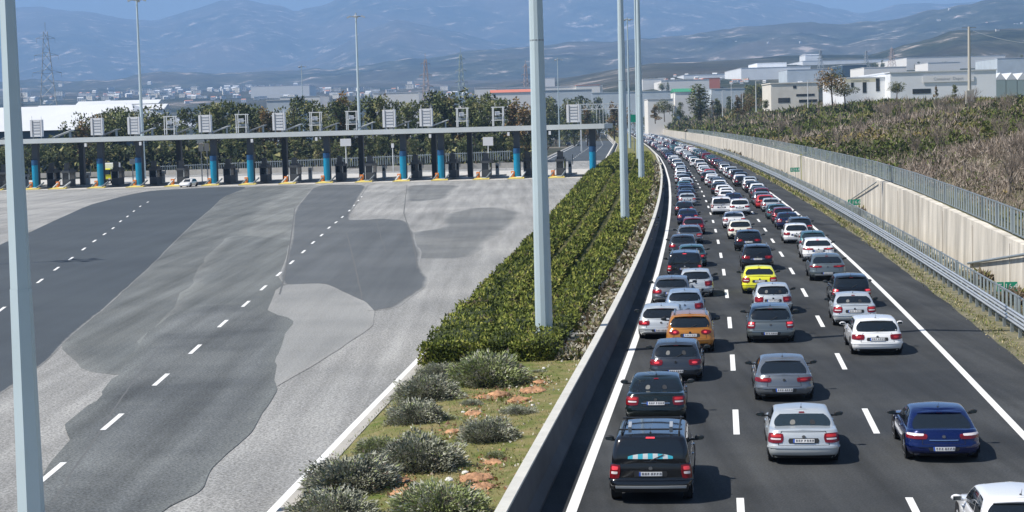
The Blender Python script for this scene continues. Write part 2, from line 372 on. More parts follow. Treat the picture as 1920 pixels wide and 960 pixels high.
def smooth_poly(pts, it=2):
    for _ in range(it):
        q = []
        for i in range(len(pts)):
            a = np.array(pts[i]); b = np.array(pts[(i + 1) % len(pts)])
            q += [a * .86 + b * .14, a * .14 + b * .86]
        pts = q
    return pts
def patch_poly(name, px, m, z, soft=.5, under='worn_plaza_asphalt'):
    pts = smooth_poly([np.array(p, float) for p in px], 2)
    W_ = []
    for p in pts:
        q = at(p[0], p[1]); j = .12 * mnoise.noise((q[0] * .8, q[1] * .25, 4)); W_.append((q[0] + j, q[1] + j, z))
    import bmesh
    bm = bmesh.new(); vs = [bm.verts.new(p) for p in W_]; f = bm.faces.new(vs)
    if f.normal.z < 0: bmesh.ops.reverse_faces(bm, faces=[f])
    bmesh.ops.triangulate(bm, faces=bm.faces[:], ngon_method='EAR_CLIP')
    me = bpy.data.meshes.new(name); bm.to_mesh(me); bm.free(); me.materials.append(m)
    o = link(name, me); tag(o, kind='structure')
    if soft:      # the worn, feathered rim of the patch
        n = len(W_); C2 = [np.array(p[:2]) for p in W_]; area = sum(a[0] * b[1] - a[1] * b[0] for a, b in zip(C2, C2[1:] + C2[:1])); sg = 1 if area > 0 else -1
        out = []
        for i in range(n):
            t = C2[(i + 1) % n] - C2[i - 1]; t /= np.linalg.norm(t) + 1e-9; nn = np.array([t[1], -t[0]]) * sg
            w = soft * (.55 + .9 * abs(mnoise.noise((C2[i][0] * .25, C2[i][1] * .1, 8)))); out.append(C2[i] + nn * w)
        vs_ = [(p[0], p[1], z) for p in C2] + [(p[0], p[1], z) for p in out]
        me2 = bpy.data.meshes.new(name + '_rim'); me2.from_pydata(vs_, [], [(i, (i + 1) % n, n + (i + 1) % n, n + i) if sg < 0 else (i, n + i, n + (i + 1) % n, (i + 1) % n) for i in range(n)])
        at_ = me2.attributes.new('wear', 'FLOAT', 'POINT'); at_.data.foreach_set('value', [1.0] * n + [0.0] * n)
        mk_ = m.name + '_worn_rim_' + under
        mm = bpy.data.materials.get(mk_)
        if mm is None:
            mm = m.copy(); mm.name = mk_; t = mm.node_tree; b = t.nodes['Principled BSDF']; a = t.nodes.new('ShaderNodeAttribute'); a.attribute_name = 'wear'
            n_ = t.nodes.new('ShaderNodeTexNoise'); n_.inputs['Scale'].default_value = 1.6; n_.inputs['Detail'].default_value = 6; tc = t.nodes.new('ShaderNodeTexCoord'); t.links.new(tc.outputs['Object'], n_.inputs['Vector'])
            q = t.nodes.new('ShaderNodeMath'); q.operation = 'MULTIPLY_ADD'; q.inputs[1].default_value = 1.3; t.links.new(n_.outputs[0], q.inputs[0]); q.inputs[2].default_value = -.65
            q2 = t.nodes.new('ShaderNodeMath'); q2.operation = 'ADD'; q2.use_clamp = True; t.links.new(a.outputs['Fac'], q2.inputs[0]); t.links.new(q.outputs[0], q2.inputs[1])
            q3 = t.nodes.new('ShaderNodeMath'); q3.operation = 'MULTIPLY'; q3.use_clamp = True; t.links.new(q2.outputs[0], q3.inputs[0])
            q4 = t.nodes.new('ShaderNodeMath'); q4.operation = 'MULTIPLY'; q4.use_clamp = True; q4.inputs[1].default_value = 5.0; t.links.new(a.outputs['Fac'], q4.inputs[0]); t.links.new(q4.outputs[0], q3.inputs[1])
            for k_, sock in ((0, 'B'), (1, 'A')):      # the patch's tone thins out into the older surface
                x_ = t.nodes.new('ShaderNodeMix'); x_.data_type = 'RGBA'; x_.inputs['A'].default_value = ASP[under][k_]; x_.inputs['B'].default_value = ASP[m.name][k_]
                t.links.new(q3.outputs[0], x_.inputs['Factor']); t.links.new(x_.outputs['Result'], t.nodes['tone'].inputs[sock])
        me2.materials.append(mm); tag(link(name + '_rim', me2), kind='structure')
    return o
patch_poly('grey_band_patch', [(467, 350), (605, 345), (567, 375), (553, 390), (548, 430), (540, 480), (530, 533), (523, 557), (507, 610), (487, 673), (400, 640), (310, 637), (120, 637), (233, 543), (363, 417), (417, 370)], M_pC, -.008, .8)
patch_poly('aged_patch', [(460, 351), (548, 347), (483, 383), (463, 410), (443, 440), (410, 487), (390, 533), (345, 590), (300, 650), (262, 700), (210, 690), (150, 640), (120, 637), (233, 543), (363, 417), (417, 372)], M_pB, -.0045, 1.4, 'grey_asphalt_band')
patch_poly('lower_band_patch', [(443, 440), (548, 452), (540, 480), (530, 533), (523, 557), (509, 612), (498, 650), (400, 645), (302, 652), (345, 590), (390, 533), (412, 487)], M_pB, -.002, 1.2, 'grey_asphalt_band')
patch_poly('dark_lane_patch', [(-300, 640), (0, 459), (53, 437), (127, 403), (167, 385), (233, 367), (287, 357), (400, 351), (468, 350), (417, 370), (397, 390), (363, 417), (290, 490), (233, 543), (180, 587), (120, 637), (83, 677), (20, 720), (-40, 765), (-400, 960), (-500, 800)], M_pA, .002, .16)
patch_poly('worn_lane_patch', [(345, 592), (430, 570), (512, 600), (500, 637), (487, 673), (483, 727), (463, 763), (433, 807), (390, 845), (347, 887), (325, 922), (280, 945), (230, 975), (100, 1000), (60, 985), (95, 955), (143, 873), (190, 807), (230, 743), (262, 698)], M_pE, .006, 1.1, 'aged_asphalt_patch')
patch_poly('mid_grey_patch', [(593, 347), (686, 346), (667, 373), (647, 413), (690, 412), (713, 410), (757, 413), (770, 437), (780, 470), (780, 500), (793, 517), (792, 537), (763, 557), (730, 577), (690, 583), (673, 567), (630, 545), (597, 532), (530, 534), (547, 470), (557, 390)], M_pD, .001, .35)
patch_poly('side_grey_patch', [(777, 437), (843, 427), (847, 400), (910, 388), (967, 398), (947, 423), (907, 443), (893, 463), (867, 483), (783, 484)], M_pS, -.003, .9)
patch_poly('upper_grey_patch', [(768, 347), (857, 347), (835, 362), (823, 373), (770, 378)], M_pS, -.003, .9)
patch_poly('pale_patch', [(530, 535), (597, 532), (630, 545), (673, 567), (690, 585), (684, 607), (660, 630), (600, 668), (560, 690), (497, 730), (484, 727), (487, 673), (507, 610)], M_pH, .0035, .5)
ck = MB()
def crack(px, w=.05):
    pts = []
    for (a, b) in zip(px, px[1:]):
        for k in range(5): pts.append((a[0] + (b[0] - a[0]) * k / 5, a[1] + (b[1] - a[1]) * k / 5))
    W_ = [Vector(at(*p)) for p in pts]
    for p in W_: p.x += .06 * mnoise.noise((p.x * 3, p.y, 0)); p.z = .007
    for a, b in zip(W_, W_[1:]):
        d = (b - a).normalized(); n = Vector((-d.y, d.x, 0)) * w / 2
        ck.add([a - n, a + n, b + n, b - n], [(3, 2, 1, 0)])
crack([(553, 390), (548, 430), (540, 480), (530, 533), (523, 557)], .10)
crack([(650, 437), (664, 490), (675, 540), (680, 567)], .09)
crack([(690, 583), (730, 577), (763, 557), (792, 537)], .08)
crack([(300, 650), (262, 700), (230, 743), (190, 807), (143, 873), (90, 957)], .06)
crack([(763, 347), (757, 400), (770, 437), (780, 480), (782, 510)], .08)
crack([(705, 410), (716, 450), (726, 480)], .05)
crack([(690, 348), (660, 395), (647, 413)], .05)
tag(ck.build('sealed_cracks', M_crack), kind='structure')

# ------------------------------------------------------------------ median strip
def MP(y, f, z=0.0):             # f: 0 = plaza kerb, 1 = back of the barrier
    a = ML(y) + .6; b = RP(y, -1.12)[0]
    return (a + (b - a) * f, y, z)
mb = MB(); P = []
for y in ysteps(-40, 1700, .01, .6):
    P.append([MP(y, f, (.10, .34, .42, .40, .42, .45)[i] + .05 * mnoise.noise((f * 9, y * .5, 1))) for i, f in enumerate((0, .15, .35, .6, .85, 1))])
mb.grid(P); tag(mb.build('median_ground', M_turf), kind='structure')
mb = MB(); mb.grid([[MP(y, .76 + .03 * mnoise.noise((y * .4, 0, 0)), .475 + .02 * mnoise.noise((y, 2, 0))), MP(y, .88, .50), MP(y, 1.0, .49)] for y in ysteps(62.5, 330, .008, .5)])
tag(mb.build('bare_soil_strip', M_soil), kind='structure')
# concrete barrier, its shade and sunlight put into two concrete tones
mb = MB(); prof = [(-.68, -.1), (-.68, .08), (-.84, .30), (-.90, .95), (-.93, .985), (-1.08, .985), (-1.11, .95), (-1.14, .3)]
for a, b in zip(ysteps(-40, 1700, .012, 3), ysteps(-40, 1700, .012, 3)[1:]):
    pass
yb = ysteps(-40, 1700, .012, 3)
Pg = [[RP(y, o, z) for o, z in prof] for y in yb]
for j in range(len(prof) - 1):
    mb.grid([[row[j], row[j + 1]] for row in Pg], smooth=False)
br = mb.build('concrete_barrier', M_barr_shade); tag(br, 'long grey concrete barrier between the planted median and the queuing cars', 'barrier')
mb = MB(); mb.grid([[RP(y, -.89, .94), RP(y, -.89, 1.0), RP(y, -1.13, 1.0), RP(y, -1.15, .80)] for y in yb], smooth=False); mb.build('sunlit_top', M_barr_lit, br)  # added pale strip that paints sunlight on the barrier top
# small drain slabs that cross the bare strip
for (u, v) in ((1215, 418), (1095, 628)):
    p = at(u, v, .5); sb = MB(); sb.box((0, 0, .03), (1.7, .35, .08), rz=-.1)
    o = sb.build('drain_slab', M_conc, loc=(p[0], p[1], .5)); tag(o, 'pale concrete slab in the bare strip beside the ' + ('far part' if v < 500 else 'near end') + ' of the hedge', 'slab')

# ---------------- foliage makers
def leaf_cloud(pts, nrm, size, aspect=.55, up=.35, jit=.6, seed=0):
    """tri leaves: pts (n,3), nrm (n,3) -> V,T"""
    r = np.random.default_rng(seed); n = len(pts)
    d = nrm + r.normal(0, jit, (n, 3)); d[:, 2] += up; d /= np.linalg.norm(d, axis=1, keepdims=True) + 1e-9
    t = np.cross(d, r.normal(0, 1, (n, 3))); t /= np.linalg.norm(t, axis=1, keepdims=True) + 1e-9
    s = (size * r.uniform(.6, 1.3, n))[:, None]
    V = np.stack([pts - t * s * aspect * .5, pts + t * s * aspect * .5, pts + d * s], 1).reshape(-1, 3)
    return V, np.arange(3 * n).reshape(-1, 3)
L_hedge = [leaf('hedge_leaf_dark', (.070, .090, .018)), leaf('hedge_leaf_green', (.15, .185, .030)), leaf('hedge_leaf_olive', (.22, .235, .045)), leaf('hedge_leaf_yellowish', (.31, .31, .07)), leaf('hedge_twig', (.11, .085, .05))]
M_hcore = mat('hedge_core', (.030, .042, .012), .95)
def hedge(name, label, f0, f1, y0, y1, h, nleaf, wob=.12, seed=3):
    r = np.random.default_rng(seed)
    ys = ysteps(y0, y1, .012, .5); core = MB(); rows = []
    def off(y, f): 
        return MP(y, f)[0]
    def surf(y, t):      # t 0..3 around: left side, top, right side
        k = mnoise.noise((y * .55, t * 1.5, seed)) * wob + mnoise.noise((y * 1.7, t * 4, seed + 9)) * wob * .6
        dip = max(0, mnoise.noise((y * .21, seed * 3.3, 5)) - .25) * 1.0
        if callable(f0): a, b = f0(y), f1(y)
        else: a, b = f0, f1
        xa = off(y, a); xb = off(y, b); hh = h - dip * .5 + k * .9
        if t < 1: x = xa - k * 1.3 + (.06 if t > .7 else 0); z = .3 + (hh) * t
        elif t < 2: x = xa + (xb - xa) * (t - 1); z = .3 + hh + k * .6
        else: x = xb + k * 1.3; z = .3 + hh * (3 - t)
        return (x, y, z)
    ts = [0, .5, .9, 1.1, 1.35, 1.65, 1.9, 2.1, 2.5, 3]
    for y in ys: rows.append([surf(y, t) for t in ts])
    sh = []
    for rr in rows:
        cx = sum(p[0] for p in rr) / len(rr); sh.append([(cx + (p[0] - cx) * .90, p[1], p[2] - (.10 if p[2] > .5 else 0)) for p in rr])
    core.grid(sh); core.poly([(p[0], p[1], p[2]) for p in sh[0]])
    # leaves: density falls with distance as 1/y^2 in count per metre, size grows with y
    w = np.array([1 / y for y in ys]); cdf = np.cumsum(w * np.gradient(ys)); cdf /= cdf[-1]
    Y = np.interp(r.random(nleaf), cdf, ys); T = np.where(r.random(nleaf) < .6, r.uniform(.95, 2.05, nleaf), np.where(r.random(nleaf) < .5, r.uniform(0, 1, nleaf), r.uniform(2, 3, nleaf)))
    ne = int(nleaf * .04); Y[:ne] = y0 + r.normal(0, .10, ne)
    P = np.array([surf(y, t) for y, t in zip(Y, T)]); 
    e = np.arange(nleaf) < ne; P[e, 2] = .3 + (P[e, 2] - .3) * r.random(ne) ** .6
    if ne: P[e, 0] = np.array([surf(y0, 1)[0] + (surf(y0, 2)[0] - surf(y0, 1)[0]) * q for q in r.random(ne)])
    P += r.normal(0, .05, P.shape)
    N = np.zeros_like(P); N[:, 2] = np.where((T > 1) & (T < 2), 1, .25); N[:, 0] = np.where(T <= 1, -1, np.where(T >= 2, 1, 0)); N[e] = (0, -1, .2)
    size = np.clip(Y * .0017, .11, .45)
    V, Tr = leaf_cloud(P, N, size, .75, .35, .75, seed)
    cl = np.array([mnoise.noise((p[0] * .9, p[1] * .35, p[2] * .9 + seed)) for p in P]) + r.normal(0, .28, nleaf)
    mi = np.digitize(cl, [-.22, .12, .36, .62])
    root = link(name, npmesh(name, V, Tr, L_hedge, mi))
    core.build('hedge_core', M_hcore, root)
    tag(root, label, 'hedge', 'clipped hedge rows on the median')
    return root
def g0(y): return max(0.0, min(1, (y - 64) / 40))
hedge('hedge', 'clipped green hedge row along the white plaza edge line', lambda y: .02, lambda y: .34 - .07 * g0(y), 62.5, 420, .72, 34000, seed=3)
hedge('hedge', 'middle hedge row between the tall lamp masts and the plaza side row', lambda y: .34 + .065 * g0(y), lambda y: .555 - .06 * g0(y), 63.2, 400, .70, 28000, seed=5)
hedge('hedge', 'hedge row nearest the concrete barrier and the queue of cars', lambda y: .555 + .07 * g0(y), lambda y: 1 - 1.35 / (RP(y, -1.12)[0] - ML(y) - .6), 62.2, 420, .70, 30000, seed=8)

# ---------------- near shrubs, soil mounds, stones
L_shrub = [leaf('shrub_leaf_grey', (.36, .37, .29)), leaf('shrub_leaf_green', (.29, .34, .14)), leaf('shrub_leaf_dark', (.14, .15, .11)), leaf('shrub_leaf_pale', (.50, .50, .41)), leaf('shrub_twig', (.13, .10, .085))]
M_score = mat('shrub_core', (.06, .06, .045), .95)
def shrub_meshes(seed, green, n=9000):
    r = np.random.default_rng(seed)
    d = r.normal(0, 1, (n, 3)); d[:, 2] = np.abs(d[:, 2]) * .9; d /= np.linalg.norm(d, axis=1, keepdims=True)
    rad = np.array([1 + .30 * mnoise.noise(Vector(q * 2.1) + Vector((seed, 0, 0))) + .20 * mnoise.noise(Vector(q * 5.5) + Vector((0, seed, 0))) for q in d])
    k = rad * r.uniform(.62, 1.04, n)
    P = d * k[:, None]; P[:, 2] *= .78
    V, T = leaf_cloud(P, d, np.full(n, .085), .42, .35, .6, seed)
    cl = np.array([mnoise.noise(Vector(p * 3) + Vector((seed, 3, 0))) for p in P]) + r.normal(0, .25, n) + (.15 if green else 0) 
    low = P[:, 2] < .12
    if green: mi = np.select([cl < -.2, cl < .25, cl < .5], [2, 1, 1], 3)
    else: mi = np.select([cl < -.22, cl < .12, cl < .22, cl < .45], [2, 0, 1, 0], 3)
    mi = np.where(r.random(n) < .08, 4, mi)
    core = MB(); rows = []
    for i in range(9):
        th = i / 8 * math.pi / 2; row = []
        for j in range(16):
            ph = j / 16 * 2 * math.pi; q = Vector((math.cos(ph) * math.cos(th), math.sin(ph) * math.cos(th), math.sin(th)))
            kk = .72 * (1 + .30 * mnoise.noise(q * 2.1 + Vector((seed, 0, 0)))); row.append((q.x * kk, q.y * kk, q.z * kk * .76 - .02))
        rows.append(row)
    core.grid(rows, closed=True)
    return npmesh('shrub', V, T, L_shrub, mi), core.mesh('shrub_core', [M_score])
SH = [shrub_meshes(1, False), shrub_meshes(2, False), shrub_meshes(3, True), shrub_meshes(4, False, 7500)]
shr = [  # u, v of the base centre, width px, height factor, mesh, label
    (910, 727, 132, .95, 2, 'wide clipped green shrub just in front of the dark hedge end'),
    (822, 712, 74, .8, 1, 'loose grey shrub at the left corner of the hedge end'),
    (800, 752, 104, .95, 0, 'tall grey twiggy shrub beside the concrete kerb below the hedge'),
    (778, 797, 100, .9, 3, 'grey shrub leaning over the kerb above the biggest shrub'),
    (783, 888, 146, 1.0, 0, 'biggest rounded grey green shrub in the middle of the median'),
    (708, 852, 72, .9, 2, 'small green shrub touching the kerb left of the biggest shrub'),
    (915, 832, 98, .95, 1, 'round grey green shrub left of the concrete barrier'),
    (885, 762, 38, .7, 3, 'tiny dark grey shrub among the orange soil mounds'),
    (972, 780, 62, .6, 0, 'low grey shrub nearest the concrete barrier'),
    (930, 862, 34, 1.0, 2, 'thin upright shrub beneath the round grey green one'),
    (655, 925, 160, .8, 1, 'broad grey green shrub at the kerb in the lower left of the median'),
    (622, 985, 140, .9, 3, 'green grey shrub cut by the bottom edge next to the kerb'),
    (822, 985, 165, .9, 2, 'pale topped shrub cut by the bottom edge mid median'),
    (842, 790, 48, .45, 2, 'low bright green tuft right of the kerb side grey shrub'),
    (880, 718, 36, .5, 3, 'small grey tuft behind the wide clipped shrub'),
    (1010, 700, 30, .5, 3, 'small dry tuft by the hedge end near the barrier'),
]
for i, (u, v, w, hf, k, lab) in enumerate(shr):
    p = at(u, v, .36); sc = w / FPX * math.hypot(p[0], p[1]) / 2 * 1.02
    o = link('shrub', SH[k][0], loc=(p[0], p[1] + sc * .55, .33)); c = link('shrub_core', SH[k][1], o)
    o.scale = (sc * 1.2, sc * 1.15, sc * hf * 1.2); o.rotation_euler = (0, 0, i * 1.7)
    tag(o, lab, 'shrub', 'shrubs at the near end of the median')
M_clay = mat('orange_clay_soil', (.42, .23, .125), .95, nscale=3.5, namt=.55, bump=.8, bscale=9, bdist=.06, detail=7)
M_stone = mat('white_limestone', (.66, .65, .60), .85, nscale=4, namt=.15)
def lump(r, seed, sz=.35):
    mb = MB(); rows = []
    for i in range(8):
        th = i / 7 * math.pi / 2
        rows.append([(lambda q: (q.x * (1 + .45 * mnoise.noise(q * 2.4 + Vector((seed, 0, 0)))) * r, q.y * (1 + .45 * mnoise.noise(q * 2.4 + Vector((seed, 0, 0)))) * r, q.z * r * sz * (1 + .5 * mnoise.noise(q * 4 + Vector((0, seed, 0))))))(Vector((math.cos(j / 18 * 6.2832) * math.cos(th), math.sin(j / 18 * 6.2832) * math.cos(th), math.sin(th)))) for j in range(18)])
    mb.grid(rows, closed=True); return mb
soil = [(1000, 735, 40, 'orange soil mound by the barrier side of the clipped shrub'), (975, 752, 34, 'flat orange soil patch next to the barrier, behind the low grey shrub'), (935, 742, 36, 'orange soil mound directly below the wide clipped shrub'), (905, 746, 24, 'small orange soil heap beside the tiny dark shrub'), (888, 777, 30, 'flat orange soil heap right of the bright green tuft'), (850, 810, 26, 'narrow reddish soil heap behind the biggest shrub'), (925, 868, 30, 'reddish soil heap at the foot of the thin upright shrub'), (893, 900, 50, 'long orange soil heap right of the white stones'), (905, 915, 40, 'orange soil heap nearest the bottom, right of the pale topped shrub'), (760, 927, 44, 'smooth orange soil mound left of the white stone'), (752, 903, 34, 'stony orange soil heap under the biggest shrub'), (1012, 718, 24, 'reddish soil heap by the hedge corner')]
for i, (u, v, w, lab) in enumerate(soil):
    p = at(u, v, .40); o = lump(w / FPX * p[1] / 2 * 1.35, i * 3.1, .42).build('soil_mound', M_clay, loc=(p[0], p[1], .37)); o.rotation_euler[2] = i
    tag(o, lab, 'soil mound', 'orange soil mounds on the median')
for i, (u, v, w, lab) in enumerate([(842, 900, 17, 'larger white stone on the grass by the pale topped shrub'), (873, 887, 16, 'white stone resting against the long orange soil heap'), (912, 812, 8, 'little white stone near the round grey green shrub'), (1020, 690, 7, 'little white stone below the hedge corner'), (998, 760, 9, 'little white stone beside the barrier'), (868, 773, 9, 'pale stone near the bright green tuft')]):
    p = at(u, v, .42); o = lump(w / FPX * p[1] / 2, i * 5.3 + 40, .8).build('stone', M_stone, loc=(p[0], p[1], .40)); tag(o, lab, 'stone', 'white stones on the median')
def fc(r):
    u, v, w, _ = soil[int(r.integers(0, len(soil)))]; p = at(u, v, .4); return (p[0] + r.normal(0, .28), p[1] + r.normal(0, .75), .40 + abs(r.normal(0, .03)))
# grass tufts and litter of dry leaves: nobody could count them
def tufts(name, n, fn, size, mats, label, cat, seed, aspect=.25, up=1.5):
    r = np.random.default_rng(seed); P = np.array([fn(r) for _ in range(n)])
    V, T = leaf_cloud(P, np.zeros_like(P), size(P, r), aspect, up, .7, seed)
    mi = r.integers(0, len(mats), n)
    o = link(name, npmesh(name, V, T, mats, mi)); tag(o, label, cat, kind='stuff'); return o
G_grass = [leaf('grass_blade', (.15, .20, .035)), leaf('grass_blade_olive', (.24, .23, .08)), leaf('grass_blade_dark', (.06, .085, .02)), leaf('grass_blade_dry', (.36, .32, .17))]
def fm(r):
    y = 37 + 27 * r.random() ** 1.1; f = r.uniform(.02, .99); q = MP(y, f, .36 + .06 * min(1, f * 4)); return q
tufts('median_grass', 16000, fm, lambda P, r: r.uniform(.03, .08, len(P)), G_grass, 'short mossy grass between the shrubs', 'grass', 5)
tufts('soil_crumbs', 2600, fc, lambda P, r: r.uniform(.03, .10, len(P)), [leaf('crumb_orange', (.46, .24, .12)), leaf('crumb_brown', (.22, .13, .08)), leaf('crumb_tan', (.50, .38, .25)), G_grass[0]], 'orange brown soil crumbs scattered round the mounds', 'soil', 44, aspect=.9, up=.3)
tufts('pale_pebbles', 500, lambda r: (lambda q: (q[0], q[1], q[2] + .05))(MP(38 + 24 * r.random(), r.uniform(.5, .97), .40)), lambda P, r: r.uniform(.03, .09, len(P)), [leaf('pebble_white', (.62, .60, .52)), leaf('pebble_tan', (.50, .42, .32))], 'small pale pebbles in the grass by the barrier', 'pebbles', 45, aspect=1.0, up=.5)
def fs(r):
    y = 62 + 260 * r.random() ** 2.2; return MP(y, r.uniform(.80, 1.0), .50)
tufts('dry_litter', 9000, fs, lambda P, r: P[:, 1] * .0028 * r.uniform(.5, 1.3, len(P)), [leaf('litter_tan', (.30, .26, .17)), leaf('litter_brown', (.10, .075, .045)), leaf('litter_green', (.10, .12, .03)), leaf('litter_pale', (.46, .44, .37))], 'dry leaf litter along the barrier', 'leaf litter', 6, aspect=.8, up=.25)
def fv(r):
    y = 45 + 500 * r.random() ** 2.4
    c = 14.2 + .25 * mnoise.noise((y * .15, 0, 1)); q = RN(y, c + r.normal(0, .24), .0); return (q[0], q[1], q[2] + .03)
tufts('verge_weeds', 12000, fv, lambda P, r: np.clip(P[:, 1] * .0011, .06, .4) * r.uniform(.5, 1.4, len(P)), [G_grass[0], G_grass[1], G_grass[3], leaf('weed_straw', (.44, .38, .22)), G_grass[2]], 'weeds and straw along the foot of the guardrail', 'weeds', 9, aspect=.5, up=.9)

# ------------------------------------------------------------------ guardrail, parapet grille, retaining wall, fence
mb = MB()
gy = ysteps(40, 1500, .008, 2)
for zc in (.60, .90):
    pr = [(0, .12), (-.05, .08), (-.05, .06), (.01, .02), (.01, -.02), (-.05, -.06), (-.05, -.08), (0, -.12)]
    mb.grid([[RN(y, 14.75 + a, zc + b) for a, b in pr] for y in gy], smooth=False)
gr = mb.build('guardrail', M_steel); tag(gr, 'double galvanised guardrail with dark posts along the right shoulder', 'guardrail')
# posts: those that show largest each its own part
yp = 45.0; k = 0
pm = MB(); pm.box((0, 0, .45), (.12, .10, 1.0)); pme = pm.mesh('post', [M_steeld])
rest = MB()
while yp < 620:
    q = RN(yp, 14.87, 0)
    if k < 96: link('post', pme, gr, loc=q)
    else: rest.box((q[0], q[1], q[2] + .45), (.14, .1, 1.0))
    k += 1; yp += 1.9 if yp < 200 else 3.8
o = rest.build('distant_posts', M_steeld, gr); o['kind'] = 'stuff'
# grille of vertical flat bars on a rail just behind the guardrail
def grille(name, label, fn0, y0, y1, off, zb, zt, step, w, mbar, mrail, post=3.0, grow=.0):
    root = empty(name, (0, 0, 0)); bars = MB(); y = y0; one = MB(); one.box((0, 0, 0), (.03, 1, 1)); om = one.mesh('slat', [mbar]); n = 0
    while y < y1:
        st = max(step, y * grow); a = fn0(y, off); b = fn0(y + st * w, off); z0 = zb(y); z1 = zt(y)
        c_ = ((a[0] + b[0]) / 2, (a[1] + b[1]) / 2, a[2] + (z0 + z1) / 2)
        if n < 98: o = link('slat', om, root, loc=c_); o.scale = (1, st * w, z1 - z0); o.rotation_euler = (0, 0, -math.atan(dXL(y)))
        else: bars.box(c_, (.03, st * w, z1 - z0), rz=-math.atan(dXL(y)))
        y += st; n += 1
    if bars.v: o = bars.build('distant_slats', mbar, root); o['kind'] = 'stuff'
    rl = MB(); ys = ysteps(y0, y1, .01, 2)
    for zf in (zb, zt):
        P = [[fn0(y, off - .03), fn0(y, off + .03)] for y in ys]
        rl.grid([[(p[0][0], p[0][1], p[0][2] + zf(y) - .03), (p[0][0], p[0][1], p[0][2] + zf(y) + .03), (p[1][0], p[1][1], p[1][2] + zf(y) + .03), (p[1][0], p[1][1], p[1][2] + zf(y) - .03), (p[0][0], p[0][1], p[0][2] + zf(y) - .03)] for p, y in zip(P, ys)], smooth=False)
    rl.build('rails', mrail, root)
    y = y0; n = 0; pmx = MB(); pmx.box((0, 0, 0), (.09, .09, 1)); pq = pmx.mesh('post', [mrail])
    while y < y1 and n < 80:
        a = fn0(y, off); o = link('post', pq, root, loc=(a[0], a[1], a[2] + (zb(y) + zt(y)) / 2)); o.scale = (1, 1, (zt(y) - zb(y)) + .12); n += 1; y += max(post, y * .03)
    tag(root, label, 'fence'); return root
M_bar = mat('grey_green_grille', (.34, .40, .41), .5, metal=.3); M_bard = mat('dark_grille_post', (.12, .14, .14), .5, metal=.3)
grille('parapet_grille', 'low grey grille of upright bars just behind the guardrail', RN, 45, 700, 15.35, lambda y: .05, lambda y: 1.28, 1.05, .42, M_bar, M_steeld, 6.0, .0075)
WOFF = 17.15
def WT(y):
    a = [60, 75, 85, 95, 110, 130, 160, 300, 600, 900, 1600]; b = [2.0, 2.2, 2.4, 2.55, 2.75, 3.0, 3.2, 3.3, 3.4, 3.0, 2.6]
    return float(np.interp(y, a, b))
mb = MB(); P = []
for y in ysteps(30, 1600, .008, 1):
    t = WT(y) + .05 * mnoise.noise((y * .3, 0, 7)) + .03 * mnoise.noise((y * 1.1, 0, 2))
    P.append([RP(y, WOFF, -.5), RP(y, WOFF + .02, .6), RP(y, WOFF + .05, 1.6), RP(y, WOFF + .08, t), RP(y, WOFF + .48, t + .02), RP(y, WOFF + .5, 0)])
mb.grid(P, smooth=False); wl = mb.build('retaining_wall', M_wall)
tag(wl, 'long stained cream concrete retaining wall below the scrub slope', 'wall')
jm = MB()
for k in range(40):
    y = 52 + k * 12
    a = RP(y, WOFF - .012, 0); jm.box((a[0], a[1], WT(y) / 2 - .2), (.03, .025, WT(y)))
jm.build('panel_joint', mat('wall_joint_dark', (.42, .38, .32), .9), wl)
grille('slatted_fence', 'tall grey fence of upright slats standing on the cream retaining wall', RP, 81.5, 700, WOFF + .75, lambda y: WT(y) + .02, lambda y: WT(y) + 1.25, .95, .42, M_bar, M_steeld, 5.0, .0075)
# nearer stretch of the fence, with open mesh, right of the corner post
c = at(1905, 455, 2.4)
ms = MB(); y = 60
while y < 80.5:
    a = RP(y, WOFF + .9); ms.box((a[0], a[1], WT(y) + .6), (.02, .02, 1.2)); y += .12
for zz in (.15, .4, .65, .9, 1.15):
    a = RP(60, WOFF + .9); b = RP(80.5, WOFF + .9); ms.tube((a[0], a[1], WT(60) + zz), (b[0], b[1], WT(80) + zz), .012, n=4)
tag(ms.build('mesh_fence', M_bar), 'thin wire mesh fence at the right edge beyond the corner post', 'fence')
a = RP(81.2, WOFF + .3); mb = MB(); mb.box((0, 0, .7), (.14, .14, 1.7))
tag(mb.build('corner_post', M_steel, loc=(a[0], a[1], 2.2)), 'pale corner post ending the slatted fence', 'post')
mb = MB(); a = RP(101, WOFF - .1, .25); b = RP(82, WOFF - .1, WT(82) - .12)
mb.tube(a, b, .07, n=8); mb.tube(b, (b[0], b[1], -.3), .03, n=6)
tag(mb.build('drain_pipe', M_steeld), 'dark pipe running up the cream wall to the corner post', 'pipe')
mb = MB(); a = RP(172, WOFF - .1, .6); b = RP(150, WOFF - .1, 3.0); mb.tube(a, b, .05, n=6)
tag(mb.build('drain_pipe', M_steeld), 'thin pipe slanting up the far part of the cream wall', 'pipe')
mb = MB(); q = at(1540, 347, 0); q = RP(q[1] + 8, 16.6, -.3); mb.tube((0, 0, 0), (0, 0, 3.9), .05, n=6); mb.box((0, 0, 3.95), (.3, .1, .16))
tag(mb.build('marker_pole', mat('yellowish_pole', (.45, .45, .20), .6), loc=q), 'thin yellowish pole in front of the cream wall', 'pole')

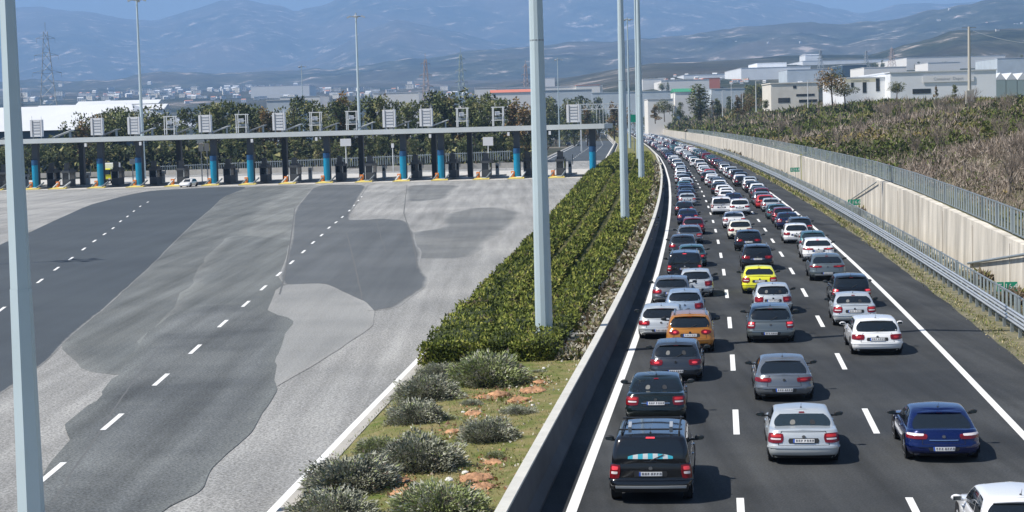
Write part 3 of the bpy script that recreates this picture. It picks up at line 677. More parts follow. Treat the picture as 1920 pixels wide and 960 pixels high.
# text helper (converted to mesh)
def text_mesh(body, size, m, name='lettering', ext=.004, align='CENTER'):
    cu = bpy.data.curves.new(name, 'FONT'); cu.body = body; cu.size = size; cu.extrude = ext; cu.align_x = align; cu.align_y = 'CENTER'; cu.resolution_u = 2
    o = bpy.data.objects.new(name, cu); COL.objects.link(o)
    dg = bpy.context.evaluated_depsgraph_get(); dg.update(); me = bpy.data.meshes.new_from_object(o.evaluated_get(dg))
    bpy.data.objects.remove(o); me.name = name; me.materials.clear(); me.materials.append(m); return me
M_green = mat('green_sign_sheet', (.0, .28, .17), .45); M_sw = mat('sign_white', (.8, .8, .8), .5)
def km_sign(u, v, sc, lab, words, off=16.4):
    # foot on the gully floor
    yb_ = None
    for k in range(400):
        y = 40 + k * 2; q = RP(y, off, 0); 
        d = np.array(q) - np.array([0, 0, CH]); uu = 960 + FPX * (d @ Rv) / (d @ Fv)
        if uu <= u: yb_ = y; break
    q = RP(yb_, off, -.3); z = atY(u, v, q[1])[2]
    root = empty('kilometre_sign', q, -.05)
    mb = MB(); mb.tube((0, 0, 0), (0, 0, z + .3 - .2 * sc), .035, n=6); mb.build('post', M_steeld, root)
    x = -.33 * sc
    for wch, ww in zip(words, (.42, .72)):
        mb = MB(); mb.box((x + ww * sc / 2 - .3 * sc, -.05, z + .3), (ww * sc - .04, .03, .5 * sc)); mb.build('sign_plate', M_green, root)
        t = link('lettering', text_mesh(wch, .40 * sc, M_sw), root, loc=(x + ww * sc / 2 - .3 * sc, -.07, z + .3)); t.rotation_euler = (math.pi / 2, 0, 0)
        x += ww * sc
    tag(root, lab, 'road sign', 'small green kilometre signs along the wall')
km_sign(1895, 537, .85, 'small green and white kilometre sign at the right edge of the photo', ('E', '16.4'))
km_sign(1607, 379, 1.0, 'small green sign on a post halfway along the wall', ('E', '16.6'))
km_sign(1494, 318, 1.1, 'farthest little sign on a post in front of the wall', ('E', '16.8'))

# ------------------------------------------------------------------ scrub slope right of the wall and plateau behind it
def HZ(y, o):
    """height of the slope, o = metres beyond the wall top"""
    w = float(np.interp(y, [0, 200, 500, 1600], [38, 44, 50, 46])); crest = float(np.interp(y, [0, 300, 420, 560, 700, 1000, 1600], [9.6, 9.6, 10.1, 11.2, 11.8, 12.0, 9.0]))
    t = min(1, max(0, o / w)); s = t * t * (3 - 2 * t) * .45 + t * .55
    z = WT(y) - .1 + (crest - WT(y)) * s
    z += (mnoise.noise((y * .03, o * .07, 2)) * 1.5 + mnoise.noise((y * .1, o * .2, 7)) * .5) * min(1, o / 6) * (1 if t < 1 else max(.15, 1 - (o - w) / 25))
    return z
def HP(y, o, dz=0): q = RP(y, WOFF + .5 + o); return (q[0], q[1], HZ(y, o) + dz)
M_slope = mat('scrub_slope_ground', (.17, .15, .08), .95, nscale=.10, col2=(.085, .095, .03), bump=.8, bscale=1.0, bdist=.4, detail=9)
mb = MB(); os_ = [0, 1, 2.5, 5, 8, 12, 16, 20, 25, 30, 36, 42, 48, 55, 65, 80, 110, 160, 240, 340]
mb.grid([[HP(y, o) for o in os_] for y in ysteps(10, 1650, .02, 1.5)])
tag(mb.build('slope', M_slope), kind='structure')
L_scr = [leaf('scrub_green', (.105, .135, .03)), leaf('scrub_olive', (.155, .155, .05)), leaf('scrub_dark', (.045, .058, .02)), leaf('scrub_bare_twig', (.27, .215, .17)), leaf('scrub_bare_dark', (.13, .10, .08)), leaf('scrub_pale_twig', (.40, .34, .28)), leaf('scrub_ochre', (.27, .21, .075))]
def scrub():
    r = np.random.default_rng(21); P = []; S = []; MI = []; AS = []; UP = []
    n = 15500
    for i in range(n):
        t = r.random(); y = 76 * (1300 / 76) ** (t ** 1.15)
        o = 50 * r.random() ** .9 if y < 700 else 46 * r.random()
        if o < 1.2 + y * .002: continue
        q = HP(y, o)
        bare = mnoise.noise((y * .018, o * .05, 11)) + (.34 if y < 190 else (.02 if y < 330 else -.30)) - (.22 if (o > 24 and y > 150) else 0) + (-.28 if o < 7 else 0) + r.normal(0, .30)
        path = abs(o - 6 - (y - 215) * .16) < .6 and 215 < y < 330
        if path: continue
        rad = r.uniform(.7, 1.5) * float(np.interp(y, [70, 150, 400, 1300], [.75, 1.0, 1.7, 3.2])); hgt = rad * r.uniform(.6, 1.0) * (1 if o < 32 else .6)
        m = 60 if y < 220 else 26
        sz = max(.14, y * .0021)
        d = r.normal(0, 1, (m, 3)); d[:, 2] = np.abs(d[:, 2]); d /= np.linalg.norm(d, axis=1, keepdims=True)
        pp = np.array(q) + d * rad * r.uniform(.35, 1, (m, 1)) * np.array([1, 1, hgt / rad]) 
        isb = bare > .10
        if isb:
            sz = sz * 1.7; mi = r.choice([3, 3, 4, 5, 5], m); a = .11; up = 1.3; 
        else:
            k = mnoise.noise((y * .05, o * .12, 31)) + r.normal(0, .2)
            base = [2, 0, 1, 6][int(np.digitize(k, [-.25, .2, .5]))]; mi = np.where(r.random(m) < .7, base, r.choice([0, 1, 2, 3, 4], m)); a = .5; up = .6
        P.append(pp); S.append(np.full(m, sz)); MI.append(mi); AS.append(np.full(m, a)); UP.append(np.full(m, up))
    P = np.concatenate(P); S = np.concatenate(S); MI = np.concatenate(MI); AS = np.concatenate(AS); UP = np.concatenate(UP)
    nn = len(P); d = r.normal(0, .8, (nn, 3)); d[:, 2] += UP; d /= np.linalg.norm(d, axis=1, keepdims=True)
    tt = np.cross(d, r.normal(0, 1, (nn, 3))); tt /= np.linalg.norm(tt, axis=1, keepdims=True)
    s = (S * r.uniform(.6, 1.4, nn))[:, None]; a = AS[:, None]
    V = np.stack([P - tt * s * a * .5, P + tt * s * a * .5, P + d * s], 1).reshape(-1, 3)
    o = link('scrub', npmesh('scrub', V, np.arange(3 * nn).reshape(-1, 3), L_scr, MI)); tag(o, 'dense bare and green scrub covering the slope above the wall', 'scrub', kind='stuff')
scrub()
# bare saplings standing out of the scrub
M_twig = mat('bare_grey_branch', (.24, .20, .165), .9)
def sapling_mesh(seed):
    r = random.Random(seed); mb = MB()
    def br(p, d, L, rad, dep):
        q = p + d * L; mb.tube(p, q, rad, rad * .6, n=4, caps=False)
        if dep:
            for _ in range(4 if dep > 1 else 3):
                e = (d + Vector((r.uniform(-1, 1), r.uniform(-1, 1), r.uniform(-.1, .8))) * .62).normalized()
                br(p + d * L * r.uniform(.45, 1), e, L * r.uniform(.5, .75), rad * .55, dep - 1)
    for _ in range(4):
        br(Vector((r.uniform(-.3, .3), r.uniform(-.3, .3), -.2)), Vector((r.uniform(-.35, .35), r.uniform(-.35, .35), 1)).normalized(), 1.5, .045, 3)
    return mb.mesh('bare_sapling', [M_twig])
SM = [sapling_mesh(i) for i in range(4)]
r = random.Random(4)
for i in range(45):
    t = r.random(); y = 84 + 300 * t ** 1.6; o = r.uniform(3, 40); p = HP(y, o)
    b = link('bare_sapling', SM[i % 4], loc=p); s = r.uniform(.6, 1.0) * (1 + y / 500); b.scale = (s, s, s); b.rotation_euler = (0, 0, r.uniform(0, 6))
    tag(b, 'bare grey sapling among the dense scrub on the slope', 'sapling', 'bare saplings on the scrub slope')
# broom in flower by the fence corner
def bush(name, px, v, Y, rad, hgt, mats, lab, cat, n=1800, z=None, seed=1, size=.25):
    r = np.random.default_rng(seed); p = atY(px, v, Y); z = p[2] if z is None else z
    d = r.normal(0, 1, (n, 3)); d[:, 2] = np.abs(d[:, 2]); d /= np.linalg.norm(d, axis=1, keepdims=True)
    rr = np.array([1 + .45 * mnoise.noise(Vector(q * 2.3) + Vector((seed, 0, 0))) for q in d]) * r.uniform(.4, 1, n)
    P = d * rr[:, None] * np.array([rad, rad, hgt])
    V, T = leaf_cloud(P, d, np.full(n, size), .6, .3, .6, seed)
    o = link(name, npmesh(name, V, T, mats, r.integers(0, len(mats), n)), loc=(p[0], p[1], z)); tag(o, lab, cat); return o
q = HP(88, 2.2); b = bush('flowering_bush', 1908, 400, q[1], 1.3, 1.2, [L_scr[0], leaf('yellow_blossom', (.62, .46, .03)), L_scr[1], L_scr[2]], 'green bush with yellow blossom behind the fence corner', 'bush', z=q[2])
b.location = q
for i, (y, lab) in enumerate(((84, 'dry brown weed clump at the foot of the cream wall near the green sign'), (93, 'small grey weed clump against the cream wall'), (160, 'dark dry bush at the wall foot below the yellowish pole'))):
    p = RP(y, 16.6, -.25); b = bush('weed_clump', 1500, 500, 100, .7 if y < 150 else 1.5, .7, [leaf('weed_brown', (.22, .18, .11)), L_scr[1], L_scr[3]], lab, 'weeds', n=420, z=0, seed=i + 3, size=.3); b.location = p
tufts('gully_gravel', 9000, lambda r: (lambda y: RP(y, r.uniform(15.8, 17.0), -.28))(50 + 400 * r.random() ** 2), lambda P, r: P[:, 1] * .003 * r.uniform(.4, 1.2, len(P)), [leaf('gully_stone', (.45, .40, .30)), leaf('gully_weed', (.18, .17, .07)), leaf('gully_dark', (.12, .10, .07))], 'gravel and weeds in the gully below the wall', 'gravel', 14, aspect=.8, up=.3)

# ------------------------------------------------------------------ tall masts
def mast(name, base, H, r0, r1, heads, lab, n=12, m=None, cap=True, ph=0):
    root = empty(name, base); mb = MB()
    mb.tube((0, 0, 0), (0, 0, H * .45), r0, r0 + (r1 - r0) * .45, n=n, smooth=False, ph=ph, caps=False)
    mb.tube((0, 0, H * .45), (0, 0, H), r0 + (r1 - r0) * .45 - .012, r1, n=n, smooth=False, ph=ph)
    mb.build('pole', m or M_mast, root)
    if heads: cb = MB(); cb.tube((0, 0, H * .33), (0, 0, H * .33 + .05), r0 * .80, n=16); cb.build('weld_collar', M_steeld, root)
    fl = MB(); fl.tube((0, 0, 0), (0, 0, .06), r0 * 1.5, n=16); fl.build('base_flange', M_steeld, root)
    if heads:
        rg = MB()
        for k in range(16):
            a = k / 16 * 6.2832; b = (k + 1) / 16 * 6.2832
            rg.tube((math.cos(a) * .9, math.sin(a) * .9, H - .3), (math.cos(b) * .9, math.sin(b) * .9, H - .3), .06, n=5, caps=False)
        rg.tube((-.9, 0, H - .3), (.9, 0, H - .3), .05, n=5); rg.tube((0, -.9, H - .3), (0, .9, H - .3), .05, n=5); rg.tube((0, 0, H), (0, 0, H + .4), .18, .05)
        rg.build('head_ring', M_steeld, root)
        for k in range(heads):
            a = (k + .0) / heads * 6.2832; fl = MB(); fl.box((math.cos(a) * 1.35, math.sin(a) * 1.35, H - .35), (.75, .5, .28), rz=a, ry=.35)
            fl.build('floodlight', M_steel, root)
    tag(root, lab, 'lamp mast', 'tall lamp masts'); return root
mast('lamp_mast', tuple(at(1020, 606, 1.2)[:2]) + (.35,), 34, .33, .13, 6, 'thickest grey lamp mast rising out of the hedge in the centre', ph=.3)
mast('lamp_mast', tuple(at(1172, 407, 1.2)[:2]) + (.35,), 34, .34, .14, 6, 'second grey lamp mast along the median hedge')
mast('lamp_mast', tuple(at(1203, 335, 1.1)[:2]) + (.35,), 34, .40, .17, 6, 'third lamp mast, standing in the hedge row near the barrier')
mast('lamp_mast', tuple(at(1197, 302, .8)[:2]) + (.3,), 36, .36, .15, 6, 'fourth thin lamp mast, left of the third one')
mast('lamp_mast', tuple(atY(1181, 262, 530)[:2]) + (0,), 38, .42, .16, 6, 'thin far lamp mast whose lamp head shows between the nearer masts')
mast('lamp_mast', tuple(atY(270, 330, 345)[:2]) + (0,), 34.0, .40, .17, 4, 'pale lamp mast behind the left part of the toll canopy')
mast('lamp_mast', tuple(atY(677, 330, 345)[:2]) + (0,), 29.8, .36, .15, 4, 'pale lamp mast with its head in front of the mountains behind the toll canopy')
mast('lamp_mast', tuple(atY(1049, 262, 620)[:2]) + (0,), 30, .24, .12, 3, 'small distant lamp mast just right of the thickest one')
mast('lamp_mast', tuple(atY(570, 262, 650)[:2]) + (0,), 31, .24, .12, 3, 'small distant lamp mast above the trees left of centre')
mast('lamp_mast', (-54, 117, 0), 34, .33, .13, 6, 'lamp mast left of the plaza, outside the photo')
# near octagonal pole at the left
q = at(58, 985, 0); q = atY(60, 985, 38.5)
mast('street_pole', (q[0], q[1], -.3), 12.6, .30, .155, 0, 'near faceted steel pole at the left edge of the photo', n=6, ph=.46)
bpy.data.objects['street_pole']['category'] = 'pole'; del bpy.data.objects['street_pole']['group']

# ------------------------------------------------------------------ toll plaza
TA = Vector(at(190, 352)); TB = Vector(at(1040, 333)); TX = (TB - TA).normalized(); TYv = Vector((-TX.y, TX.x, 0)); TRZ = math.atan2(TX.y, TX.x)
def tline(u):   # point on the toll line seen at pixel column u (ground)
    p = at(u, 356.2 - .02235 * u); s = (Vector(p) - TA).dot(TX); return s
def TP(s, d, z=0.0):
    p = TA + TX * s + TYv * d; return (p.x, p.y, z)
M_fascia = mat('canopy_white_fascia', (.58, .62, .62), .5, nscale=.3, namt=.06)
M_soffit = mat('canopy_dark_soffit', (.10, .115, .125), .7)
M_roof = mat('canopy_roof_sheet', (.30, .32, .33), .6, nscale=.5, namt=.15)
M_blue = mat('turquoise_column_cladding', (.005, .25, .43), .4, nscale=1, namt=.06)
M_blued = mat('dark_blue_column_cap', (.012, .075, .19), .5)
M_coldk = mat('dark_column', (.045, .055, .065), .6)
M_boothd = mat('dark_booth_panel', (.055, .062, .07), .5); M_boothg = mat('booth_glass', (.015, .02, .025), .08, spec=.8)
M_booths = mat('booth_grey_frame', (.42, .45, .46), .5)
M_sigw = mat('white_signal_cabinet', (.72, .73, .74), .5); M_sigl = mat('grey_cabinet_seam', (.22, .24, .26), .6)
M_orange = mat('orange_stripe', (.75, .24, .05), .6); M_steelw = mat('pale_painted_steel', (.66, .68, .68), .5)
# apron and islands
s0 = tline(-420); s1 = tline(1098)
ap = MB(); ap.poly([TP(s0, -6.5, .002), TP(s1 + 2, -4.3, .002), TP(s1 + 8, 46, .002), TP(s0, 60, .002)]); tag(ap.build('concrete_apron', M_apron), kind='structure')
bx = MB()
for k in range(9): bx.poly([TP(tline(1072) + k * .0, 1.0, .006), TP(tline(1100), 1.0, .006), TP(tline(1100), 14, .006), TP(tline(1072), 14, .006)]) if k == 0 else None
tag(bx.build('ochre_hatched_patch', mat('ochre_paint', (.60, .36, .10), .8, nscale=1.0, col2=(.48, .44, .36), stretch=(.3, 2, 1))), kind='structure')
root = empty('toll_canopy', TP(0, 0)); root.rotation_euler[2] = TRZ
cs0 = tline(-330); cs1 = tline(1136)
def loc(s, d, z): return (s, d, z)
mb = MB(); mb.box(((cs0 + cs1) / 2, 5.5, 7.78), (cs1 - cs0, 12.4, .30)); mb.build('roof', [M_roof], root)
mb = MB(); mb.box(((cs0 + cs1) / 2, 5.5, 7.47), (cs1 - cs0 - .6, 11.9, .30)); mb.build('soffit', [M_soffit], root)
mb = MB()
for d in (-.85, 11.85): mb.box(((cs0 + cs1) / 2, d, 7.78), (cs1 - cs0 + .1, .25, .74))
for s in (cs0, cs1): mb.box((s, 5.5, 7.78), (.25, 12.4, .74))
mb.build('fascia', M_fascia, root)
k = 0
while k < 60:
    s = cs0 + 4 + k * 2.95; k += 1
    if s > cs1 - 3: break
cols = [-300, -160, -20, 68, 190, 262, 402, 471, 614, 757, 828, 970, 1112]
for u in cols:
    s = tline(u); f = MB(); f.box((s, .55, 3.75), (.95, .85, 7.3)); c = f.build('column', M_coldk, root)
    b = MB(); b.tube((s, -.02, .1), (s, -.02, 3.9), .50, n=20); b.build('blue_cladding', M_blue, c)
    b = MB(); b.tube((s, -.02, 3.9), (s, -.02, 4.7), .53, .52, n=20); b.build('cladding_cap', M_blued, c)
for u in [-240, -90, 100, 213, 288, 425, 492, 640, 781, 850, 985]:
    s = tline(u); f = MB(); f.box((s + .9, 10.6, 3.75), (.8, .9, 7.3)); f.build('rear_column', M_coldk, root)
for u in [170, 272, 480, 600, 812, 958, 1035]:
    f = MB(); f.box((tline(u), -1.15, 6.95), (.35, .3, .55)); f.build('canopy_lamp', M_sigw, root)
tag(root, 'long flat toll canopy with white edge on turquoise columns', 'toll canopy')
# lane signal cabinets on the roof
def seam_cab(s, lab):
    r_ = empty('signal_cabinet', TP(s, 0, 8.24)); r_.rotation_euler[2] = TRZ
    b = MB(); b.box((0, 0, 1.62), (2.05, .6, 2.75)); b.box((-.82, -.34, 1.62), (.34, .1, 2.75)); b.box((.9, -.34, 1.62), (.2, .1, 2.75)); b.build('cabinet', M_sigw, r_)
    b = MB()
    for z in (.75, 1.25, 1.7, 2.15, 2.6): b.box((.08, -.32, z), (1.2, .06, .05))
    for x in (-.58, .74): b.box((x, -.33, 1.62), (.09, .06, 2.5))
    b.build('door_seams', M_sigl, r_)
    for x in (-.7, .7): b = MB(); b.box((x, 0, .1), (.14, .14, .34)); b.build('leg', M_steeld, r_)
    b = MB(); b.tube((-.8, 0, 3), (-.8, 0, 3.6), .04, n=5); b.tube((.8, 0, 3), (.8, 0, 3.5), .04, n=5); b.build('aerial', M_steelw, r_)
    tag(r_, lab, 'signal cabinet', 'white signal cabinets on the canopy roof')
def open_frame(s, lab):
    r_ = empty('signal_gantry', TP(s, 0, 8.24)); r_.rotation_euler[2] = TRZ
    b = MB()
    for x in (-.85, .75):
        for y in (-.5, .5): b.box((x, y, 1.5), (.13, .13, 3.0))
    for z in (.9, 2.9): b.box((-.05, -.5, z), (2.0, .12, .12)); b.box((-.05, .5, z), (2.0, .12, .12))
    b.box((.35, -.5, 1.9), (.8, .08, .08)); b.build('frame', M_steelw, r_)
    b = MB(); b.box((-.15, 0, 1.95), (.75, .35, .62)); b.build('signal_head', M_sigw, r_)
    b = MB(); b.box((.0, .15, 1.25), (1.3, .1, .35)); b.build('back_plate', M_steeld, r_)
    b = MB(); b.tube((-.5, 0, 3), (-.5, 0, 3.6), .04, n=5); b.build('aerial', M_steelw, r_)
    tag(r_, lab, 'signal gantry', 'open signal frames on the canopy roof')
cab = [75, 188, 257, 390, 528, 734, 803, 1078]; fr = [325, 459, 597, 665, 871, 938]
ordn = ['first', 'second', 'third', 'fourth', 'fifth', 'sixth', 'seventh', 'eighth']
for i, u in enumerate(cab): seam_cab(tline(u), 'white signal cabinet on the canopy roof, %s cabinet from the left' % ordn[i] if u < 1000 else 'white signal cabinet alone at the right end of the canopy roof')
for i, u in enumerate(fr): open_frame(tline(u), 'open white signal frame on the canopy roof, %s frame from the left' % ordn[i])
# tilted boards between them
for i, u in enumerate([118, 205, 272, 345, 412, 480, 548, 617, 684, 752, 822, 112 - 90]):
    r_ = empty('tilted_board', TP(tline(u), 1.2, 8.0)); r_.rotation_euler[2] = TRZ
    b = MB(); b.box((0, 0, .85), (3.4, 1.6, .10), ry=-.33); b.build('board', M_roof if i % 2 else M_steelw, r_)
    for x in (-1.2, 1.2): b = MB(); b.box((x, 0, .40 + .16 * x), (.08, .8, .8 + .7 * x * .5)); b.build('strut', M_steeld, r_)
    tag(r_, 'tilted roof board on the toll canopy, number %d counted from the left end' % ((i + 2) if i < 11 else 1), 'roof board', 'tilted boards on the canopy roof')
# islands, crash noses, booths
isl = [-280, -210, -140, -70, 0, 68, 118, 190, 262, 333, 402, 471, 545, 614, 687, 757, 828, 905, 970, 1045]
for i, u in enumerate(isl):
    s = tline(u); r_ = empty('toll_island', TP(s, 0)); r_.rotation_euler[2] = TRZ
    b = MB(); b.box((.2, 8.3, .14), (1.7, 18.6, .26)); b.build('kerb', M_conc, r_)
    b = MB(); b.add([(-1.0, -3.6, .01), (1.5, -2.6, .01), (1.2, -.9, .01), (-.8, -.9, .01), (-1.0, -3.6, .10), (1.5, -2.6, .10), (1.2, -.9, .28), (-.8, -.9, .28)], [(0, 1, 5, 4), (1, 2, 6, 5), (2, 3, 7, 6), (3, 0, 4, 7), (4, 5, 6, 7)]); b.build('yellow_nose', M_yellow, r_)
    b = MB(); b.tube((-.95, -1.6, .2), (-.35, .2, 1.3), .13, n=6); b.tube((.95, -1.9, .25), (1.25, .3, 1.0), .13, n=6); b.tube((.2, -1.9, .25), (.95, -1.9, .25), .12, n=6); b.build('bumper_bar', M_steeld if i % 3 else M_steelw, r_)
    b = MB(); b.box((-.6, -.4, .7), (.55, .25, .95)); b.build('striped_post', M_orange, r_)
    col = u in cols
    bt = empty('toll_booth', TP(s + 1.15 if col else s + .4, 4.6 if col else 1.8, .27)); bt.rotation_euler[2] = TRZ
    b = MB(); b.box((0, 0, .6), (1.2, 2.6, 1.2)); b.build('base_panel', M_boothd, bt)
    b = MB(); b.box((0, 0, 1.72), (1.16, 2.56, 1.04)); b.build('window', M_boothg, bt)
    b = MB(); b.box((0, 0, 2.42), (1.4, 2.9, .36)); b.box((0, 0, 2.75), (1.1, 1.6, .3)); b.build('roof', M_boothd, bt)
    b = MB(); b.box((.1, -.9, 3.1), (.75, .6, 1.3)); b.box((-.3, .3, 3.3), (.5, .5, 1.1)); b.build('equipment_box', M_boothd, bt)
    b = MB()
    for x in (-.6, .6):
        for y in (-1.29, 1.29): b.box((x, y, 1.7), (.1, .1, 1.1))
    b.build('window_frame', M_booths, bt)
    tag(bt, 'dark toll booth on island %d counted from the left, %s' % (i + 1, 'behind its turquoise column' if col else 'with no column in front'), 'toll booth', 'toll booths under the canopy')
    tag(r_, 'concrete toll island number %d from the left, %s' % (i + 1, 'with a turquoise column' if col else 'with only a dark booth'), 'toll island', 'toll islands')
    if i % 2 == 0 or i > 14:
        b = MB(); r2 = empty('payment_machine', TP(s + 1.0, 8.5, .27)); r2.rotation_euler[2] = TRZ
        b.box((0, 0, 1.0), (.5, .6, 2.0)); b.build('cabinet', M_booths, r2); b = MB(); b.box((0, -.31, 1.4), (.36, .02, .5)); b.build('screen', M_boothg, r2)
        b = MB(); b.box((.45, 0, 2.3), (.12, .12, 1.6)); b.build('pole', M_steeld, r2)
        tag(r2, 'grey payment machine behind the booth on island %d' % (i + 1), 'payment machine', 'payment machines')
# signs standing behind the lanes
def backsign(u, v, Y, w, h, n, lab, zb=0):
    p = atY(u, v, Y); r_ = empty('sign_board', (p[0], p[1], zb)); z = p[2] - zb
    for k in range(n):
        x = (k - (n - 1) / 2) * (w + .15); b = MB(); b.box((x, 0, z), (w, .08, h)); b.build('board', M_sigw, r_)
    for k in range(max(1, n)):
        x = (k - (n - 1) / 2) * (w + .15); b = MB(); b.tube((x, .09, 0), (x, .09, z + h / 2), .09, n=6); b.build('post', M_steelw, r_)
    tag(r_, lab, 'sign', 'backs of road signs beyond the toll'); return r_
backsign(382, 276, 300, .8, 1.3, 2, 'pair of white sign backs on two posts under the canopy')
backsign(648, 267, 320, 1.9, 1.3, 1, 'wide white sign back on a post in the middle of the toll')
backsign(915, 265, 320, 1.8, 1.5, 1, 'pale blue grey sign back between the toll booths at right')
backsign(736, 273, 340, .5, .8, 1, 'tiny white sign back behind the centre lanes')
backsign(248, 303, 300, .9, .9, 1, 'round white sign back beside the third blue column')
b = MB(); b.tube((0, -.1, 0), (0, .1, 0), .01)
# concrete barrier walls beyond the toll
def wallrun(px, Y0, Y1, h, lab, z=0, th=.35):
    mb = MB(); a = atY(px[0], 300, Y0); c = atY(px[1], 300, Y1); P = []
    for k in range(21):
        t = k / 20; x = a[0] + (c[0] - a[0]) * t; y = Y0 + (Y1 - Y0) * t; P.append([(x, y, z), (x, y + .05, z + h), (x, y + th, z + h), (x, y + th + .05, z)])
    mb.grid(P, smooth=False); tag(mb.build('low_wall', M_conc), lab, 'low wall')
wallrun((700, 1000), 352, 352, 1.0, 'low pale concrete wall crossing behind the right half of the toll')
wallrun((60, 640), 372, 362, 1.0, 'low pale concrete wall behind the left half of the toll')
# picket fence behind
r_ = empty('picket_fence', (0, 0, 0)); b = MB()
for k in range(150):
    u = 300 + k * 4.4; p = atY(u, 300, 376); b.box((p[0], p[1], .9 + (k / 150) * 1.2), (.16, .1, 1.9))
b.build('pickets', M_steeld, r_); b = MB(); a = atY(300, 300, 376); c = atY(960, 300, 376); b.tube((a[0], a[1], 1.6), (c[0], c[1], 2.8), .08, n=5); b.build('rail', M_steeld, r_)
tag(r_, 'long steel picket fence in front of the trees behind the toll', 'fence')
# far barrier curve beside the opposite carriageway
mb = MB(); P = []
for y in ysteps(395, 1600, .02, 3):
    x = ML(y) - .35; P.append([(x - .3, y, 0), (x - .1, y, .95), (x + .15, y, .95), (x + .35, y, 0)])
mb.grid(P, smooth=False); tag(mb.build('curved_barrier', M_conc), 'pale concrete barrier curving away beyond the right end of the toll', 'barrier')

# ------------------------------------------------------------------ buildings
M_bw = mat('white_metal_cladding', (.84, .86, .88), .55, nscale=.08, namt=.06); M_br = mat('white_roof_sheet', (.66, .68, .70), .5, nscale=.05, namt=.06)
M_bblue = mat('dark_blue_wall', (.06, .10, .14), .6); M_bgl = mat('dark_window', (.02, .028, .035), .2, spec=.8); M_bcream = mat('cream_render', (.76, .72, .64), .8, nscale=.3, namt=.08)
M_bgrey = mat('grey_cladding', (.56, .62, .66), .6, nscale=.1, namt=.1); M_bgreen = mat('green_roof', (.05, .28, .15), .6); M_bred = mat('red_orange_roof', (.62, .20, .12), .6); M_tile = mat('terracotta_tiles', (.46, .22, .14), .8); M_pale = mat('pale_render', (.82, .80, .76), .8)
def shed(name, c, d, rz, wallm, roofm, lab, cat='warehouse', gable=.0, par=0.0, windows=(), group=None, bands=True, doorm=None):
    """c: centre of the base, d: (length, depth, height)"""
    r_ = empty(name, c, rz); L, W, H = d; b = MB(); b.box((0, 0, H / 2 - 1), (L, W, H + 2)); b.build('wall', wallm, r_)
    b = MB()
    if gable:
        g = gable; o = .4
        b.add([(-L / 2 - o, -W / 2 - o, H), (L / 2 + o, -W / 2 - o, H), (L / 2 + o, 0, H + g), (-L / 2 - o, 0, H + g), (-L / 2 - o, W / 2 + o, H), (L / 2 + o, W / 2 + o, H)], [(0, 1, 2, 3), (3, 2, 5, 4), (0, 3, 4), (1, 5, 2), (0, 4, 5, 1)])
    else:
        b.box((0, 0, H + .15), (L + .5, W + .5, .35))
        if par: b.box((0, -W / 2 - .05, H + .2 + par / 2), (L + .4, .3, par))
    b.build('roof', roofm, r_)
    for (x, z, w, h) in windows:
        b = MB(); b.box((x, -W / 2 - .02, z), (w, .12, h)); b.build('window', M_bgl, r_)
    tag(r_, lab, cat, group); return r_
# big white roofed warehouse at the left
p = atY(110, 240, 470)
wh = empty('warehouse', (p[0], 470, 0)); b = MB()
xl = atY(-420, 240, 470)[0] - p[0]; xr_ = atY(262, 240, 470)[0] - p[0]
b.box(((xl + xr_) / 2, 20, 5), (xr_ - xl, 40, 10.2)); b.build('wall', M_bblue, wh)
zt = atY(110, 203, 470)[2]
b = MB(); b.add([(xl, -1, 10), (xr_, -1, 10), (xr_ + 9, 40, 10.2), (xr_ - 6, 20, zt + .9), (xl, 20, zt + .9), (xl, 41, 10)], [(0, 1, 3, 4), (1, 2, 3), (4, 3, 2, 5)]); b.build('roof', M_br, wh)
for k in range(6):
    b = MB(); b.box((-28 + k * 7, -.1, 6.5), (4.6, .1, 2.0)); b.build('window', M_bgl, wh)
tag(wh, 'large warehouse with long white roof and dark blue wall at the left edge', 'warehouse')
for (u, v, Y, L, H, lab) in ((155, 207, 640, 30, 8, 'white shed with a curved looking roof behind the big warehouse'), (250, 206, 700, 26, 10, 'small white building above the big warehouse roof'), (225, 196, 900, 40, 10, 'white building with dark base left of the toll lamp mast')):
    p = atY(u, v, Y); shed('shed', (p[0], Y, terrain_z(p[0], Y)), (L, 15, p[2] - float(terrain_z(p[0], Y))), 0, M_bw, M_br, lab, 'shed', gable=2)
# the long white building beyond the slope at the right
PZ = lambda Y, o=120: HZ(Y, o)
def pbuild(u0, u1, vb, vt, Y, dep, wallm, roofm, lab, name='industrial_building', windows=(), gable=0, rz=0, par=0):
    a = atY(u0, vb, Y); c = atY(u1, vb, Y); t = atY((u0 + u1) / 2, vt, Y); L = c[0] - a[0]; cz = (a[2] + c[2]) / 2
    return shed(name, ((a[0] + c[0]) / 2, Y + dep / 2, cz), (L, dep, t[2] - cz), rz, wallm, roofm, lab, 'industrial building', gable, par, windows)
def wl_(lst, u0, u1, Y, vb):    # windows given in pixels
    a = atY(u0, vb, Y); c = atY(u1, vb, Y); mid = (a[0] + c[0]) / 2; cz = (a[2] + c[2]) / 2; out = []
    for (x, y, w, h) in lst:
        q = atY(x, y, Y); out.append((q[0] - mid, q[2] - cz, w * Y / FPX, h * Y / FPX))
    return out
w1 = wl_([(1598, 160, 5, 15), (1621, 166, 7, 24), (1646, 163, 7, 24)], 1585, 1672, 560, 190)
pbuild(1585, 1672, 186, 146, 560, 40, M_bw, M_br, 'left wing of the long white building with tall dark slit windows', windows=w1)
bb = pbuild(1670, 1868, 186, 134, 552, 60, M_bw, M_br, 'long white building with a faint banner, behind the utility pole', windows=wl_([(1728, 171, 34, 9)], 1670, 1868, 552, 186))
b = MB(); b.box((0, 0, 0), (15.5, .15, 2.0)); bo = b.build('banner', M_sw, bb, loc=(1.5, -30.2, 6.2))
